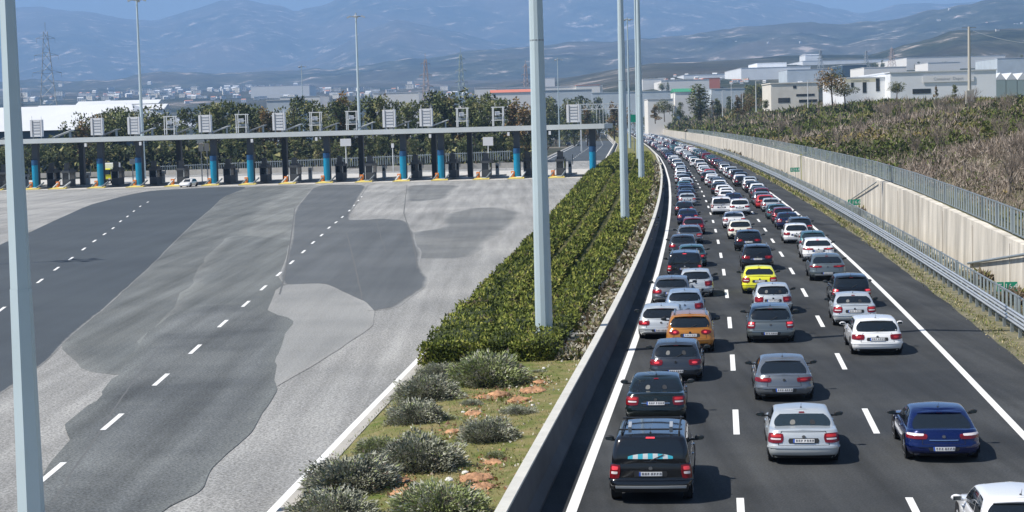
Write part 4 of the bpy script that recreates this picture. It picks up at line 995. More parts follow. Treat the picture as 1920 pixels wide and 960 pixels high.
t_ = link('lettering', text_mesh('Container  Depot', 1.25, mat('faded_lettering', (.40, .42, .45), .6)), bo, loc=(0, -.12, 0)); t_.rotation_euler = (math.pi / 2, 0, 0)
b = MB(); b.box((0, 0, 0), (9.5, .15, 1.1)); b2 = b.build('sign_band', mat('cream_sign_band', (.75, .70, .52), .6), bb, loc=(-24.5, -26.2, 6.4))
t_ = link('lettering', text_mesh('Container Depot', .8, M_sigl), b2, loc=(0, -.12, 0)); t_.rotation_euler = (math.pi / 2, 0, 0)
M_ghouse = mat('polytunnel_sheet', (.30, .38, .38), .5)
for i, u in enumerate([1876, 1897, 1918, 1940]):
    p = atY(u, 182, 600); r_ = empty('gabled_hall', (p[0], 600, p[2])); b = MB(); hw = 1.9; b.box((0, 20, 2.4), (3.5, 40, 6.6)); b.build('wall', M_ghouse, r_)
    b = MB(); b.add([(-1.9, 0, 5.6), (1.9, 0, 5.6), (0, 0, 8.0), (-1.9, 40, 5.6), (1.9, 40, 5.6), (0, 40, 8.0)], [(0, 1, 2), (0, 2, 5, 3), (1, 4, 5, 2), (3, 5, 4), (0, 3, 4, 1)]); b.build('roof', M_br, r_)
    tag(r_, '%s small gabled grey green hall right of the long white building' % ordn[i], 'hall', 'gabled halls at the right edge')
pbuild(1446, 1535, 196, 156, 640, 22, M_bcream, M_bcream, 'pale cream building with shadowed openings left of the autumn coloured tree', windows=wl_([(1470, 188, 22, 9), (1510, 178, 34, 4), (1515, 189, 34, 5), (1490, 163, 6, 5)], 1446, 1535, 640, 196))
# industrial roofs further back
def fbuild(u0, u1, vt, vb, Y, dep, wm, rm, lab, gable=0, name='industrial_building'):
    a = atY(u0, vb, Y); c = atY(u1, vb, Y); t = atY((u0 + u1) / 2, vt, Y)
    zb = min(float(terrain_z(a[0], Y + 5)), float(terrain_z(c[0], Y + 5)), (a[2] + c[2]) / 2) - 1
    shed(name, ((a[0] + c[0]) / 2, Y + dep / 2, zb), (c[0] - a[0], dep, max(3, t[2] - zb)), 0, wm, rm, lab, 'industrial building', gable)
FB = [
    (930, 1130, 163, 176, 1500, 160, M_pale, M_br, 'long white flat roof behind the thickest mast', 0),
    (1080, 1125, 160, 166, 1495, 20, M_pale, M_bred, 'small bright orange red roof end above the masts', 0),
    (920, 1000, 173, 180, 1150, 30, M_pale, M_bred, 'long brick red roof left of the thickest mast', 2),
    (1005, 1110, 169, 196, 1000, 60, M_bgrey, M_bgrey, 'pale grey blue hall right of the thickest mast', 0),
    (1110, 1440, 170, 182, 1260, 60, M_bgrey, M_bgrey, 'very long grey blue flat hall behind the far end of the queue', 0),
    (1266, 1304, 172, 206, 1000, 26, M_pale, M_bgreen, 'green roofed white building beside the dark cypress', 2),
    (1215, 1262, 186, 206, 980, 26, M_pale, M_br, 'white low building left of the green roofed one', 0),
    (1335, 1430, 166, 204, 1080, 30, M_bgrey, M_bgrey, 'blue grey hall behind the white street lamps', 0),
    (1205, 1245, 148, 158, 1900, 60, M_pale, M_pale, 'pale building at the left end of the industrial band', 0),
    (1240, 1330, 150, 160, 1800, 90, M_pale, M_br, 'white flat hall with a pinkish wall in the industrial band', 0),
    (1318, 1350, 146, 154, 1850, 40, M_bred, M_pale, 'low building with an orange strip in the industrial band', 0),
    (1282, 1345, 140, 150, 2300, 90, M_bw, M_br, 'white stepped hall left of the water tower shape', 0),
    (1345, 1400, 138, 150, 2300, 90, M_bw, M_br, 'white hall with a small tower in the industrial band', 0),
    (1390, 1520, 126, 146, 2100, 160, M_bw, M_br, 'large bright white hall in the centre of the industrial band', 0),
    (1420, 1475, 118, 128, 2150, 80, M_bw, M_br, 'raised white roof block on the large bright hall', 0),
    (1476, 1560, 130, 144, 1900, 60, M_bgrey, M_br, 'white roofed hall with a grey blue front wall', 0),
    (1510, 1540, 103, 112, 3000, 60, M_bw, M_br, 'small white building alone above the industrial band', 2),
    (1505, 1710, 112, 122, 2800, 200, M_bw, M_br, 'very long thin white hall at the foot of the hills', 0),
    (1580, 1625, 122, 136, 1700, 60, M_bblue, M_bgrey, 'dark blue grey hall above the left wing of the white building', 0),
    (1620, 1700, 126, 140, 1500, 60, M_pale, M_pale, 'pale brownish yard building above the white building', 0),
    (1700, 1885, 106, 118, 2400, 200, M_pale, M_br, 'long pale terrace of halls climbing to the right', 0),
    (1740, 1800, 117, 126, 1900, 60, M_pale, M_br, 'low white hall half hidden by trees at right', 0),
    (1870, 1990, 108, 122, 1700, 80, M_bgrey, M_br, 'grey hall at the right edge above the gabled halls', 0),
    (500, 560, 188, 200, 900, 60, M_bgrey, M_br, 'pale hall between the trees left of centre', 0),
    (525, 600, 181, 190, 1500, 80, M_pale, M_br, 'white hall in the plain above the trees left of centre', 0),
    (700, 785, 174, 184, 1500, 90, M_pale, M_br, 'white long hall behind the two pylons', 0),
    (890, 930, 165, 175, 1450, 60, M_pale, M_br, 'white hall just left of the brick red roof', 0),
    (470, 580, 161, 166, 3900, 140, M_pale, M_br, 'long white quarry wall strip on the plain', 0),
    (1020, 1040, 146, 152, 2900, 60, M_pale, M_br, 'small white building on the hill foot by the thickest mast', 0),
]
for f_ in FB: fbuild(*f_[:9], f_[9])
# houses of the far town
M_h = [M_pale, M_bcream, M_br]
hm = []
for k in range(4):
    b = MB(); W_, D_, H_ = [(14, 11, 7), (20, 12, 10), (11, 10, 5), (26, 14, 6)][k]
    b.box((0, 0, H_ / 2 - 3), (W_, D_, H_ + 6), 0)
    if k in (0, 2): b.add([(-W_ / 2, -D_ / 2, H_), (W_ / 2, -D_ / 2, H_), (W_ / 2, 0, H_ + 2.5), (-W_ / 2, 0, H_ + 2.5), (-W_ / 2, D_ / 2, H_), (W_ / 2, D_ / 2, H_)], [(0, 1, 2, 3), (3, 2, 5, 4), (0, 3, 4), (1, 5, 2)], 1)
    else: b.box((0, 0, H_ + .3), (W_ + .6, D_ + .6, .6), 1)
    for x in range(-int(W_ / 2) + 3, int(W_ / 2) - 1, 4):
        for z in range(2, int(H_), 3): b.box((x, -D_ / 2 - .05, z + .2), (1.6, .2, 1.4), 2)
    hm.append(b.mesh('town_house', [M_h[k % 3], M_tile if k == 2 else M_br, M_bgl]))
r = random.Random(12)
def house(u, v):
    # walk out along the pixel's ray until it meets the terrain
    for Y in np.geomspace(900, 9000, 140):
        p = atY(u, v, Y)
        if float(terrain_z(p[0], Y)) >= p[2]:
            o = link('town_house', hm[r.randrange(4)], loc=(p[0], Y, float(terrain_z(p[0], Y)) + .5)); s = r.uniform(.6, 1.1) * (Y / 4600) * (.7 if Y > 5500 else 1) * (.6 if v < 125 else 1); o.scale = (s, s, s); o.rotation_euler = (0, 0, r.uniform(-.5, .5))
            tag(o, 'tiny pale house of the distant town on the plain', 'house', 'houses of the distant town'); return
for i in range(150): u = r.gauss(400, 210); house(u if u > 40 else r.uniform(100, 700), 188 + r.gauss(0, 6) - u * .018)
for i in range(70): u = r.uniform(200, 560); house(u, 180 + r.gauss(0, 1.6) - (u - 200) * .045)
for (u, v) in [(125, 140), (133, 143), (140, 151), (115, 165), (168, 145), (100, 160), (520, 118), (530, 121), (590, 120), (612, 113), (560, 126), (1450, 75), (1440, 83), (1500, 80), (1380, 82), (1850, 46), (1870, 60), (1905, 47), (1915, 50), (1760, 42), (1780, 20)]: house(u, v)
for i in range(45): house(r.uniform(1200, 1560), r.uniform(141, 160))
for i in range(30): house(r.uniform(640, 960), r.uniform(172, 182))

# ------------------------------------------------------------------ pylons, utility pole, street lamps
M_pyl = mat('grey_lattice_steel', (.30, .33, .35), .6); M_pylr = mat('reddish_lattice_steel', (.38, .30, .27), .6); M_pylg = mat('greenish_lattice_steel', (.30, .38, .35), .6)
def pylon(u, vt, Y, wpx, m, lab, arms=3):
    p = atY(u, vt, Y); zb = max(-.2, float(terrain_z(p[0], Y))) - .5; H = p[2] - zb; w = wpx * Y / FPX; b = MB(); t = Y / FPX * .42
    lv = [0, .16, .30, .42, .53, .62, .70, .78, .86, .93]; hw = lambda q: w / 2 * (1 - q) ** 1.15 + w * .06
    def pt(q, i): h = hw(q); return ((-1, 1, 1, -1)[i] * h, (-1, -1, 1, 1)[i] * h, H * q)
    for a, c in zip(lv, lv[1:]):
        for i in range(4):
            b.tube(pt(a, i), pt(c, i), t, n=3, caps=False, smooth=False); j = (i + 1) % 4
            b.tube(pt(a, i), pt(c, j), t * .6, n=3, caps=False, smooth=False); b.tube(pt(a, j), pt(c, i), t * .6, n=3, caps=False, smooth=False)
    b.tube((0, 0, H * .93), (0, 0, H), t, n=3); rt = empty('pylon', (p[0], Y, zb), .3); b.build('lattice_tower', m, rt)
    for k in range(arms):
        z = H * (.62 + .13 * k); b = MB(); L = w * (.62, .52, .40)[k]
        for sx in (-1, 1):
            b.tube((0, 0, z + H * .025), (sx * L, 0, z), t * .8, n=3, caps=False); b.tube((0, 0, z - .4), (sx * L, 0, z), t * .8, n=3, caps=False); b.tube((sx * L, 0, z), (sx * L, 0, z - H * .035), t * .6, n=3)
        b.build('cross_arm', m, rt)
    tag(rt, lab, 'pylon', 'electricity pylons')
pylon(84, 42, 900, 42, M_pyl, 'largest lattice pylon, right of the near pole above the warehouse')
pylon(797, 100, 1150, 22, M_pylr, 'reddish lattice pylon above the trees in the middle, left of two')
pylon(863, 90, 1250, 20, M_pylg, 'greenish lattice pylon above the trees in the middle, right of two')
pylon(985, 112, 1700, 16, M_pylr, 'faint reddish pylon touching the left side of the thickest mast')
pylon(1672, 86, 2300, 14, M_pylr, 'small reddish pylon above the long white building')
pylon(1624, 92, 2300, 11, M_pyl, 'thin faint pylon above the slit windows of the white building')
pylon(1538, 90, 2300, 11, M_pyl, 'thin faint pylon above the autumn coloured tree')
pylon(40, 165, 900, 10, M_pyl, 'low pylon half hidden behind the near pole')
# utility pole with a concrete base block and a wire
p = atY(1818, 194, 330); r_ = empty('utility_pole', tuple(p)); hz = atY(1813, 50, 330)[2] - p[2]
b = MB(); b.tube((0, 0, 0), (0, 0, hz), .34, .22, n=8); b.build('pole', mat('concrete_pole', (.52, .50, .44), .8), r_)
b = MB(); b.box((0, 0, .9), (1.3, 1.0, 2.9)); b.build('base_block', M_conc, r_)
b = MB(); b.box((0, 0, hz - .2), (2.6, .14, .14)); b.box((.5, 0, hz - 1.0), (1.2, .1, .1)); b.build('cross_arm', M_steeld, r_)
tag(r_, 'pale utility pole with a concrete base block in front of the long white building', 'utility pole')
b = MB(); a = Vector((p[0] + .8, p[1], p[2] + hz - .8)); c = Vector(tuple(atY(1985, 84, 260))); prev = a
for k in range(1, 13):
    t = k / 12; q = a.lerp(c, t); q.z -= 1.6 * 4 * t * (1 - t) * .4; b.tube(prev, q, .05, n=4, caps=False); prev = q
tag(b.build('wire', M_steeld), 'dark overhead wire running from the utility pole to the right edge', 'wire')
for i, (u, vt, vb, Y) in enumerate([(1263, 172, 213, 700), (1335, 166, 214, 620), (1355, 166, 214, 640), (1372, 152, 208, 760), (1418, 148, 206, 520), (1515, 147, 198, 560), (1393, 170, 206, 760), (1710, 150, 178, 640)]):
    p = atY(u, vb + 4, Y); h = (vb - vt) * Y / FPX; r_ = empty('street_lamp', tuple(p)); b = MB(); b.tube((0, 0, 0), (0, 0, h), .17, .10, n=6); b.build('pole', M_steelw, r_)
    b = MB(); b.box((.5, 0, h), (1.2, .25, .16)); b.build('lamp_head', M_steelw, r_)
    tag(r_, 'thin white street lamp beyond the slope, %s' % ['left of the green roofed building', 'right of the dark cypress', 'just right of the one by the cypress', 'left of the blue grey hall', 'left of the cream building', 'in front of the cream building', 'small one between the halls', 'by the round tree at the white building'][i], 'street lamp', 'white street lamps beyond the slope')
# gantries and lattice over the far carriageways
def gantry(u0, u1, vt, Y, lab, m=M_steelw, bars=7):
    a = atY(u0, vt, Y); c = atY(u1, vt, Y); r_ = empty('gantry', ((a[0] + c[0]) / 2, Y, 0)); L = (c[0] - a[0]) / 2; H = a[2]
    for sx in (-1, 1): b = MB(); b.box((sx * L, 0, H / 2), (.4, .4, H)); b.build('leg', m, r_)
    b = MB()
    for z in (H, H - 1.4): b.box((0, 0, z), (2 * L, .25, .25))
    for k in range(bars * 2):
        x = -L + 2 * L * k / (bars * 2); b.tube((x, 0, H if k % 2 else H - 1.4), (x + L / bars, 0, H - 1.4 if k % 2 else H), .09, n=4)
    b.build('beam', m, r_); tag(r_, lab, 'gantry'); return r_
g = gantry(1088, 1160, 196, 520, 'pale lattice sign gantry over the opposite carriageway beyond the canopy')
g2 = gantry(1010, 1098, 208, 760, 'low far gantry behind the white cabinet at the canopy end', bars=9)
for i in range(9):
    u = 1094 + i * 7.2; p = atY(u, 186 + (i % 3) * 8, 900); r_ = empty('flagpole', (p[0], 900 + i * 6, 0)); b = MB(); b.tube((0, 0, 0), (0, 0, p[2]), .22, .15, n=5); b.build('pole', M_steelw, r_)
    tag(r_, 'thin pale pole in the cluster beyond the canopy end', 'pole', 'thin pale poles beyond the canopy end')
# green direction sign seen between the masts
p = atY(1188, 222, 480); r_ = empty('direction_sign', (p[0], 480, 0)); b = MB(); b.box((0, 0, p[2]), (1.6, .15, 2.0)); b.build('sign_plate', M_green, r_)
b = MB(); b.tube((0, .1, 0), (0, .1, p[2] + 1), .12, n=6); b.build('post', M_steeld, r_); tag(r_, 'green direction sign seen between the second and third lamp masts', 'road sign')

# ------------------------------------------------------------------ trees
L_pine = [leaf('pine_dark', (.045, .060, .028)), leaf('pine_green', (.095, .120, .045)), leaf('pine_light', (.17, .195, .075)), leaf('pine_olive', (.25, .24, .10)), leaf('pine_pale', (.30, .28, .15))]
L_aut = [leaf('autumn_brown', (.20, .13, .06)), leaf('autumn_ochre', (.30, .20, .08)), leaf('autumn_green', (.10, .12, .04)), leaf('autumn_dark', (.06, .055, .03)), leaf('autumn_twig', (.22, .18, .14))]
M_bark = mat('grey_brown_bark', (.13, .105, .08), .9)
def tree_meshes(seed, style, n=3000, mats=None):
    r = np.random.default_rng(seed); rr = random.Random(seed); H = 1.0; tb = MB()
    tb.tube((0, 0, -.06), (.02, .01, .45), .022, .014, n=6); tb.tube((.02, .01, .45), (0, 0, .85), .014, .005, n=6)
    blobs = []
    if style == 'cone': 
        for k in range(26): z = .12 + .84 * (k / 26); rad = .27 * (1 - (k / 26)) ** .7 + .03; a = rr.uniform(0, 6.28); blobs.append((math.cos(a) * rad * .6, math.sin(a) * rad * .6, z, rad * .55))
    elif style == 'round':
        for k in range(22): a = rr.uniform(0, 6.28); q = rr.uniform(0, .34); z = rr.uniform(.42, .86); blobs.append((math.cos(a) * q, math.sin(a) * q, z, rr.uniform(.10, .17)))
    elif style == 'umbrella':
        for k in range(22): a = rr.uniform(0, 6.28); q = rr.uniform(0, .45); blobs.append((math.cos(a) * q, math.sin(a) * q, .72 + rr.uniform(-.08, .1), rr.uniform(.09, .15)))
    elif style == 'cypress':
        for k in range(18): z = .06 + .86 * k / 18; blobs.append((rr.uniform(-.03, .03), rr.uniform(-.03, .03), z, .11 * (1 - abs(k / 18 - .4)) + .02))
    else:
        for k in range(24): a = rr.uniform(0, 6.28); z = rr.uniform(.2, .95); q = rr.uniform(.02, .26) * (1.25 - z * .95); blobs.append((math.cos(a) * q, math.sin(a) * q, z, rr.uniform(.045, .10) * (1.2 - z * .4)))
    for b_ in blobs[::2]: tb.tube((.01, 0, max(.1, b_[2] - .16)), b_[:3], .008, .003, n=4, caps=False)
    B = np.array(blobs); w = B[:, 3] ** 2; k = r.choice(len(B), n, p=w / w.sum()); d = r.normal(0, 1, (n, 3)); d /= np.linalg.norm(d, axis=1, keepdims=True)
    P = B[k, :3] + d * B[k, 3:4] * r.uniform(.55, 1.08, (n, 1))
    V, T = leaf_cloud(P, d, np.full(n, .038 if style != 'cypress' else .03), .75, .25, .6, seed)
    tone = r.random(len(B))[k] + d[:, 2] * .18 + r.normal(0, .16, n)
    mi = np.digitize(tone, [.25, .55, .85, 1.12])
    return npmesh('crown', V, T, mats or L_pine, mi), tb.mesh('trunk', [M_bark])
TM = {}
for i, (st, mt) in enumerate([('loose', L_pine), ('loose', L_pine), ('cone', L_pine), ('round', L_pine), ('umbrella', L_pine), ('cypress', L_pine), ('loose', L_aut), ('round', L_aut), ('loose', [L_pine[3], L_pine[1], L_pine[2], L_pine[3], L_aut[4]])]):
    TM[i] = tree_meshes(50 + i, st, 1900 if st != 'cypress' else 1800, mt)
def tree(u, vt, Y, k, lab, zb=0.0, wd=1.0, group=None, name='tree'):
    p = atY(u, vt, Y); H = p[2] - zb; r_ = empty(name, (p[0], Y, zb), (u * 7.3) % 6.28)
    c = link('crown', TM[k][0], r_); t = link('trunk', TM[k][1], r_); r_.scale = (H * wd, H * wd, H)
    tag(r_, lab, 'tree', group); return r_
r = random.Random(77)
kinds = ['loose dark pine', 'bushy green pine', 'cone shaped conifer', 'round crowned tree', 'umbrella pine', 'slim cypress', 'brown winter tree', 'brown round tree', 'pale olive green tree']
row = [(30, 262, 8), (60, 255, 3), (100, 250, 1), (122, 222, 2), (150, 226, 6), (172, 214, 7), (200, 192, 4), (232, 205, 4), (250, 188, 4), (218, 226, 8), (285, 215, 0), (308, 208, 1), (345, 204, 0), (385, 190, 1), (408, 186, 1), (432, 192, 0), (455, 196, 0), (474, 184, 4), (497, 200, 6), (515, 206, 7), (548, 178, 5), (560, 182, 0), (585, 184, 1), (602, 200, 8), (636, 172, 6), (628, 190, 0), (660, 182, 1), (700, 176, 1), (718, 180, 8), (742, 190, 0), (765, 186, 1), (790, 190, 0), (812, 172, 0), (835, 168, 1), (848, 184, 6), (878, 156, 2), (890, 178, 1), (912, 176, 0), (925, 182, 1), (945, 186, 0), (962, 182, 6), (980, 192, 6), (995, 198, 6), (1030, 180, 5), (1060, 178, 5), (1075, 186, 5), (1040, 196, 0), (1100, 200, 6), (1150, 190, 6), (1162, 196, 7), (1020, 204, 1)]
seen = {}
for i, (u, vt, k) in enumerate(row):
    Y = 398 + r.uniform(-8, 16) if u < 1010 else 640 + r.uniform(-20, 60)
    where = 'left of the first blue columns' if u < 180 else 'by the left lamp mast' if u < 300 else 'left of centre' if u < 540 else 'in the middle' if u < 760 else 'by the two pylons' if u < 900 else 'left of the thickest mast' if u < 1005 else 'right of the thickest mast'
    key = (kinds[k], where); seen[key] = seen.get(key, 0) + 1
    tree(u, vt, Y, k, ('%s%s behind the toll, %s' % ((ordn[seen[key] - 1] + ' ') if seen[key] > 1 else '', kinds[k], where)), 0, 1.0 if k != 4 else .9, 'trees behind the toll plaza')
for i in range(70):
    u = r.uniform(1008, 1445)
    if 1140 < u < 1250 or 1262 < u < 1304: continue
    Y = r.uniform(880, 980); zb = 0 if u < 1145 else HZ(Y, 60); k = r.choice([0, 1, 3, 8, 6, 2]); t_ = tree(u, r.uniform(180, 200) if u < 1145 else r.uniform(180, 199), Y, k, 'dusky tree of the belt in front of the long grey blue halls', zb, r.uniform(.9, 1.5), 'tree belt in front of the long halls')
for i in range(26):   # lower trees in front that close the row
    u = -60 + i * 41 + r.uniform(-10, 10); k = r.choice([0, 1, 8, 1, 3]); Y = 386 + r.uniform(-4, 4)
    tree(u, 268 - u * .018 + r.uniform(-14, 8), Y, k, 'low bushy tree filling the row under the canopy line', 0, 1.25, 'low trees under the canopy line')
# understory
def und(rg):
    u = rg.uniform(-150, 1010); Y = rg.uniform(380, 420); p = atY(u, 300, Y); return (p[0], Y, rg.uniform(0, 5.5))
tufts('understory', 9000, und, lambda P, r: r.uniform(.6, 1.3, len(P)), [L_pine[0], L_pine[0], L_pine[1], L_pine[3], L_aut[3]], 'dense dark undergrowth between the trees behind the toll', 'undergrowth', 31, aspect=.8, up=.5)
rg = random.Random(5)
for (u, vt, Y, zb_v, k, wd_, lab, nm) in [
    (1310, 153, 620, 222, 5, 2.4, 'dark reddish topped cypress beside the green roofed building', 'tree'), (1383, 178, 640, 222, 6, 1.2, 'bare brown tree below the long grey hall', 'tree'), (1404, 182, 640, 222, 7, 1.2, 'second bare brown tree below the long grey hall', 'tree'),
    (1245, 184, 700, 226, 3, 1.1, 'dark round tree left of the green roofed building', 'tree'), (1228, 196, 640, 230, 6, 1.3, 'brown tree near the far bend of the road', 'tree'), (1275, 192, 640, 224, 0, 1.2, 'dark tree below the green roofed building', 'tree'), (1345, 188, 620, 222, 0, 1.2, 'low dark tree between the white street lamps', 'tree'),
    (1435, 186, 560, 216, 1, 1.2, 'low green tree left of the cream building', 'tree'), (1560, 126, 420, 194, 7, 1.25, 'tall autumn coloured tree between the cream and white buildings', 'tree'), (1584, 154, 425, 194, 3, 1.7, 'dark green tree leaning on the autumn coloured tree', 'tree'),
    (1681, 151, 430, 186, 3, 1.5, 'round dark umbrella tree in front of the long white building', 'tree'), (1790, 158, 340, 188, 1, 1.0, 'green shrubby tree left of the utility pole', 'tree'), (1755, 160, 380, 186, 6, .8, 'leafless small tree left of the utility pole', 'tree')]:
    z = atY(u, zb_v, Y)[2]; t_ = tree(u, vt, Y, k, lab, z, wd_)
for i in range(260):
    y = rg.uniform(620, 1150); o_ = rg.uniform(46, 100); q = HP(y, o_); u = 960 + FPX * q[0] / q[1]
    if not 1205 < u < 1450: continue
    k = rg.choice([0, 1, 3, 6, 8, 7]); r_ = empty('tree', q, u); link('crown', TM[k][0], r_); link('trunk', TM[k][1], r_); h = rg.uniform(7, 12) * (y / 800); r_.scale = (h * 1.3, h * 1.3, h)
    tag(r_, 'bushy tree on the rise in front of the long grey hall, beyond the scrub slope', 'tree', 'trees on the rise beyond the slope')
for i in range(46):
    u = rg.uniform(1210, 1560); Y = rg.uniform(900, 1700); p = atY(u, rg.uniform(150, 196), Y); z = float(terrain_z(p[0], Y)); k = rg.choice([0, 1, 3, 5, 8]); r_ = empty('tree', (p[0], Y, z), u); link('crown', TM[k][0], r_); link('trunk', TM[k][1], r_); h = rg.uniform(8, 13); r_.scale = (h, h, h)
    tag(r_, 'small dark tree among the distant industrial halls', 'tree', 'trees among the distant halls')
def ray_hit(u, v, y0=900, y1=9000):
    for Y in np.geomspace(y0, y1, 140):
        p = atY(u, v, Y); z = float(terrain_z(p[0], Y))
        if z >= p[2]: return (p[0], Y, z)
for i in range(48):
    u = rg.uniform(1610, 1925); v = 134 - (u - 1610) * .05 + rg.uniform(-4, 6); p = ray_hit(u, v); k = rg.choice([0, 1, 3, 8])
    if p is None: continue
    r_ = empty('tree', p, u); link('crown', TM[k][0], r_); link('trunk', TM[k][1], r_); h = rg.uniform(9, 14) * p[1] / 2900; r_.scale = (h * 1.3, h * 1.3, h)
    tag(r_, 'low dark tree in the belt above the long white building', 'tree', 'tree belt above the white building')

# ------------------------------------------------------------------ cars
M_glass = mat('tinted_car_glass', (.010, .014, .018), .05, spec=.9)
M_glassb = mat('bluish_car_glass', (.020, .032, .040), .06, spec=.9)
M_tyre = mat('tyre_rubber', (.014, .014, .015), .85); M_rim = mat('alloy_rim', (.50, .51, .53), .3, metal=.8)
M_trim = mat('dark_bumper_plastic', (.022, .023, .025), .55); M_under = mat('car_underside', (.006, .006, .007), .9)
M_tail = mat('red_lamp_lens', (.17, .005, .010), .2, spec=.5, coat=.3)
M_tailmid = mat('clear_red_lens', (.50, .03, .035), .2, spec=.5); M_tailon = mat('lit_brake_lamp', (.9, .06, .08), .25, emis=(1, .12, .15), es=.12)
M_lens = mat('clear_lamp_lens', (.78, .70, .70), .1, spec=.8, coat=.6); M_plate = mat('white_number_plate', (.74, .75, .76), .5); M_ink = mat('plate_ink', (.03, .03, .04), .7); M_pblue = mat('plate_blue_band', (.02, .10, .5), .5)
M_chrome = mat('chrome_trim', (.75, .76, .78), .15, metal=1.0); M_seat = mat('pale_headrest', (.17, .17, .16), .8); M_seam = mat('panel_gap', (.006, .006, .006), .8)
PAINT = {}
def paint(nm):
    if nm in PAINT: return PAINT[nm]
    c, me_, ro = {'black': ((.007, .0075, .009), .0, .18), 'dark green-black': ((.010, .018, .018), .2, .2), 'dark grey': ((.055, .065, .080), .45, .26), 'dark blue': ((.012, .022, .075), .35, .2), 'royal blue': ((.003, .013, .095), .35, .16),
        'silver': ((.58, .62, .64), .35, .28), 'grey green': ((.16, .19, .20), .5, .28), 'grey': ((.19, .21, .235), .5, .27), 'white': ((.80, .81, .82), .0, .22), 'cream': ((.74, .72, .62), .0, .25), 'yellow': ((.80, .78, .035), .0, .28),
        'orange': ((.52, .21, .03), .35, .25), 'red': ((.52, .035, .03), .1, .22), 'dark red': ((.17, .014, .028), .2, .22), 'pale blue': ((.36, .45, .56), .4, .28), 'teal': ((.06, .15, .17), .35, .25), 'brown': ((.10, .065, .045), .3, .28)}[nm]
    m = mat('car_paint_' + nm.replace(' ', '_').replace('-', '_'), c, ro, metal=me_, coat=.8); PAINT[nm] = m; return m
def lerp(a, b, t): return a + (b - a) * t
def sstep(t): t = max(0, min(1, t)); return t * t * (3 - 2 * t)
def interp(x, pts):
    if x <= pts[0][0]: return pts[0][1]
    for (a, b), (c, d) in zip(pts, pts[1:]):
        if x <= c: return lerp(b, d, sstep((x - a) / (c - a)) * .6 + .4 * (x - a) / (c - a))
    return pts[-1][1]
class Car:
    """half of every dimension is measured off common cars; y runs from the rear bumper forward"""
    def __init__(s, L=4.2, W=1.76, H=1.48, belt=.92, deck=None, rear=((0, .14), (.12, .03), (.3, 0), (.46, .02), (.52, .05), (.8, .09), (1, .17)), zb=.19, g0=.20, g1=.62, f0=None, f1=None, hood=.76, gw0=.93, gw1=.74, r=.30, gr=.22, bow=.10, rw=.34, wy=(.78, None), kind='hatch', roofdrop=.05):
        s.L, s.W, s.H, s.belt, s.zb, s.r, s.gr, s.bow, s.kind = L, W, H, belt, zb, r, gr, bow, kind
        s.hw = W / 2; s.rear = rear; s.g0, s.g1 = g0, g1; s.f0 = f0 or L - 1.15; s.f1 = f1 or s.f0 - .75; s.hood = hood; s.gw0 = gw0 * s.hw; s.gw1 = gw1 * s.hw
        s.deck = deck if deck is not None else belt; s.rw = rw; s.wy0 = wy[0]; s.wy1 = wy[1] or L - .86; s.roofdrop = roofdrop
    def outl(s, q, hw, y0, y1, r, bow):
        """q in [-1,11): rear side, corner, right side, corner, front, corner, left side, corner"""
        q = (q + 1) % 12 - 1
        rr = min(r, hw * .9)
        def rearb(x): return bow * (x / hw) ** 2
        yr = y0 + bow * ((hw - rr) / hw) ** 2; yf = y1 - bow * 2.2 * ((hw - rr) / hw) ** 2
        if q <= 1: x = q * (hw - rr); return x, y0 + rearb(x)
        if q <= 1.5: a = (q - 1) / .5 * math.pi / 2; return hw - rr + rr * math.sin(a), yr + rr * (1 - math.cos(a))
        if q <= 4.5: return hw, lerp(yr + rr, yf - rr, (q - 1.5) / 3)
        if q <= 5: a = (q - 4.5) / .5 * math.pi / 2; return hw - rr * (1 - math.cos(a)), yf - rr + rr * math.sin(a)
        if q <= 7: x = (6 - q) * (hw - rr); return x, y1 - bow * 2.2 * (x / hw) ** 2
        if q <= 7.5: a = (q - 7) / .5 * math.pi / 2; return -(hw - rr + rr * math.sin(a)), yf - rr * (1 - math.cos(a))
        if q <= 10.5: return -hw, lerp(yf - rr, yr + rr, (q - 7.5) / 3)
        a = (q - 10.5) / .5 * math.pi / 2; return -hw + rr * (1 - math.cos(a)), yr + rr * (1 - math.sin(a))
    def top(s, y):
        return interp(y, [(0, s.deck - .02), (.35, s.deck), (s.g0 + .3, s.deck), (s.g0 + .9, s.belt), (s.f0 - .3, s.belt - .01), (s.f0 + .25, s.belt - .02), (s.L - .45, s.hood), (s.L, s.hood - .12)])
    def low(s, q, v):
        hw = s.hw * interp(v, [(0, .90), (.15, .955), (.42, 1), (.6, .995), (.85, .975), (.95, .955), (1, .925)])
        y0 = interp(v, s.rear); y1 = s.L - interp(v, [(0, .12), (.3, 0), (.6, .03), (1, .22)])
        x, y = s.outl(q, hw, y0, y1, s.r, s.bow)
        t = s.top(y); wl = 0
        z = s.zb + wl + v * (t - s.zb)
        return np.array([x, y, z])
    def green(s, q, w):
        e = w * 1.0
        k = 0 if w < .86 else (w - .86) / .14
        y0 = lerp(s.g0, s.g1, e) + .10 * k * k - .06 * math.sin(math.pi * min(1, w)); y1 = lerp(s.f0, s.f1, e) - .12 * k * k + .07 * math.sin(math.pi * min(1, w))
        hw = lerp(s.gw0, s.gw1, e) - .07 * k * k + .025 * math.sin(math.pi * min(1, w))
        x, y = s.outl(q, hw, y0, y1, s.gr, s.bow * .8)
        zb = s.top(y) - .03; zt = s.roof(y) - .0
        z = lerp(zb, zt, 1 - (1 - w) ** 1.12 if w < 1 else 1)
        return np.array([x, y, z])
    def roof(s, y):
        m = (s.g1 + s.f1) / 2; d = (y - m) / (s.f1 - s.g1)
        return s.H - .035 - s.roofdrop * (2 * d) ** 2 * (1.0 if d < 0 else .9) * .8
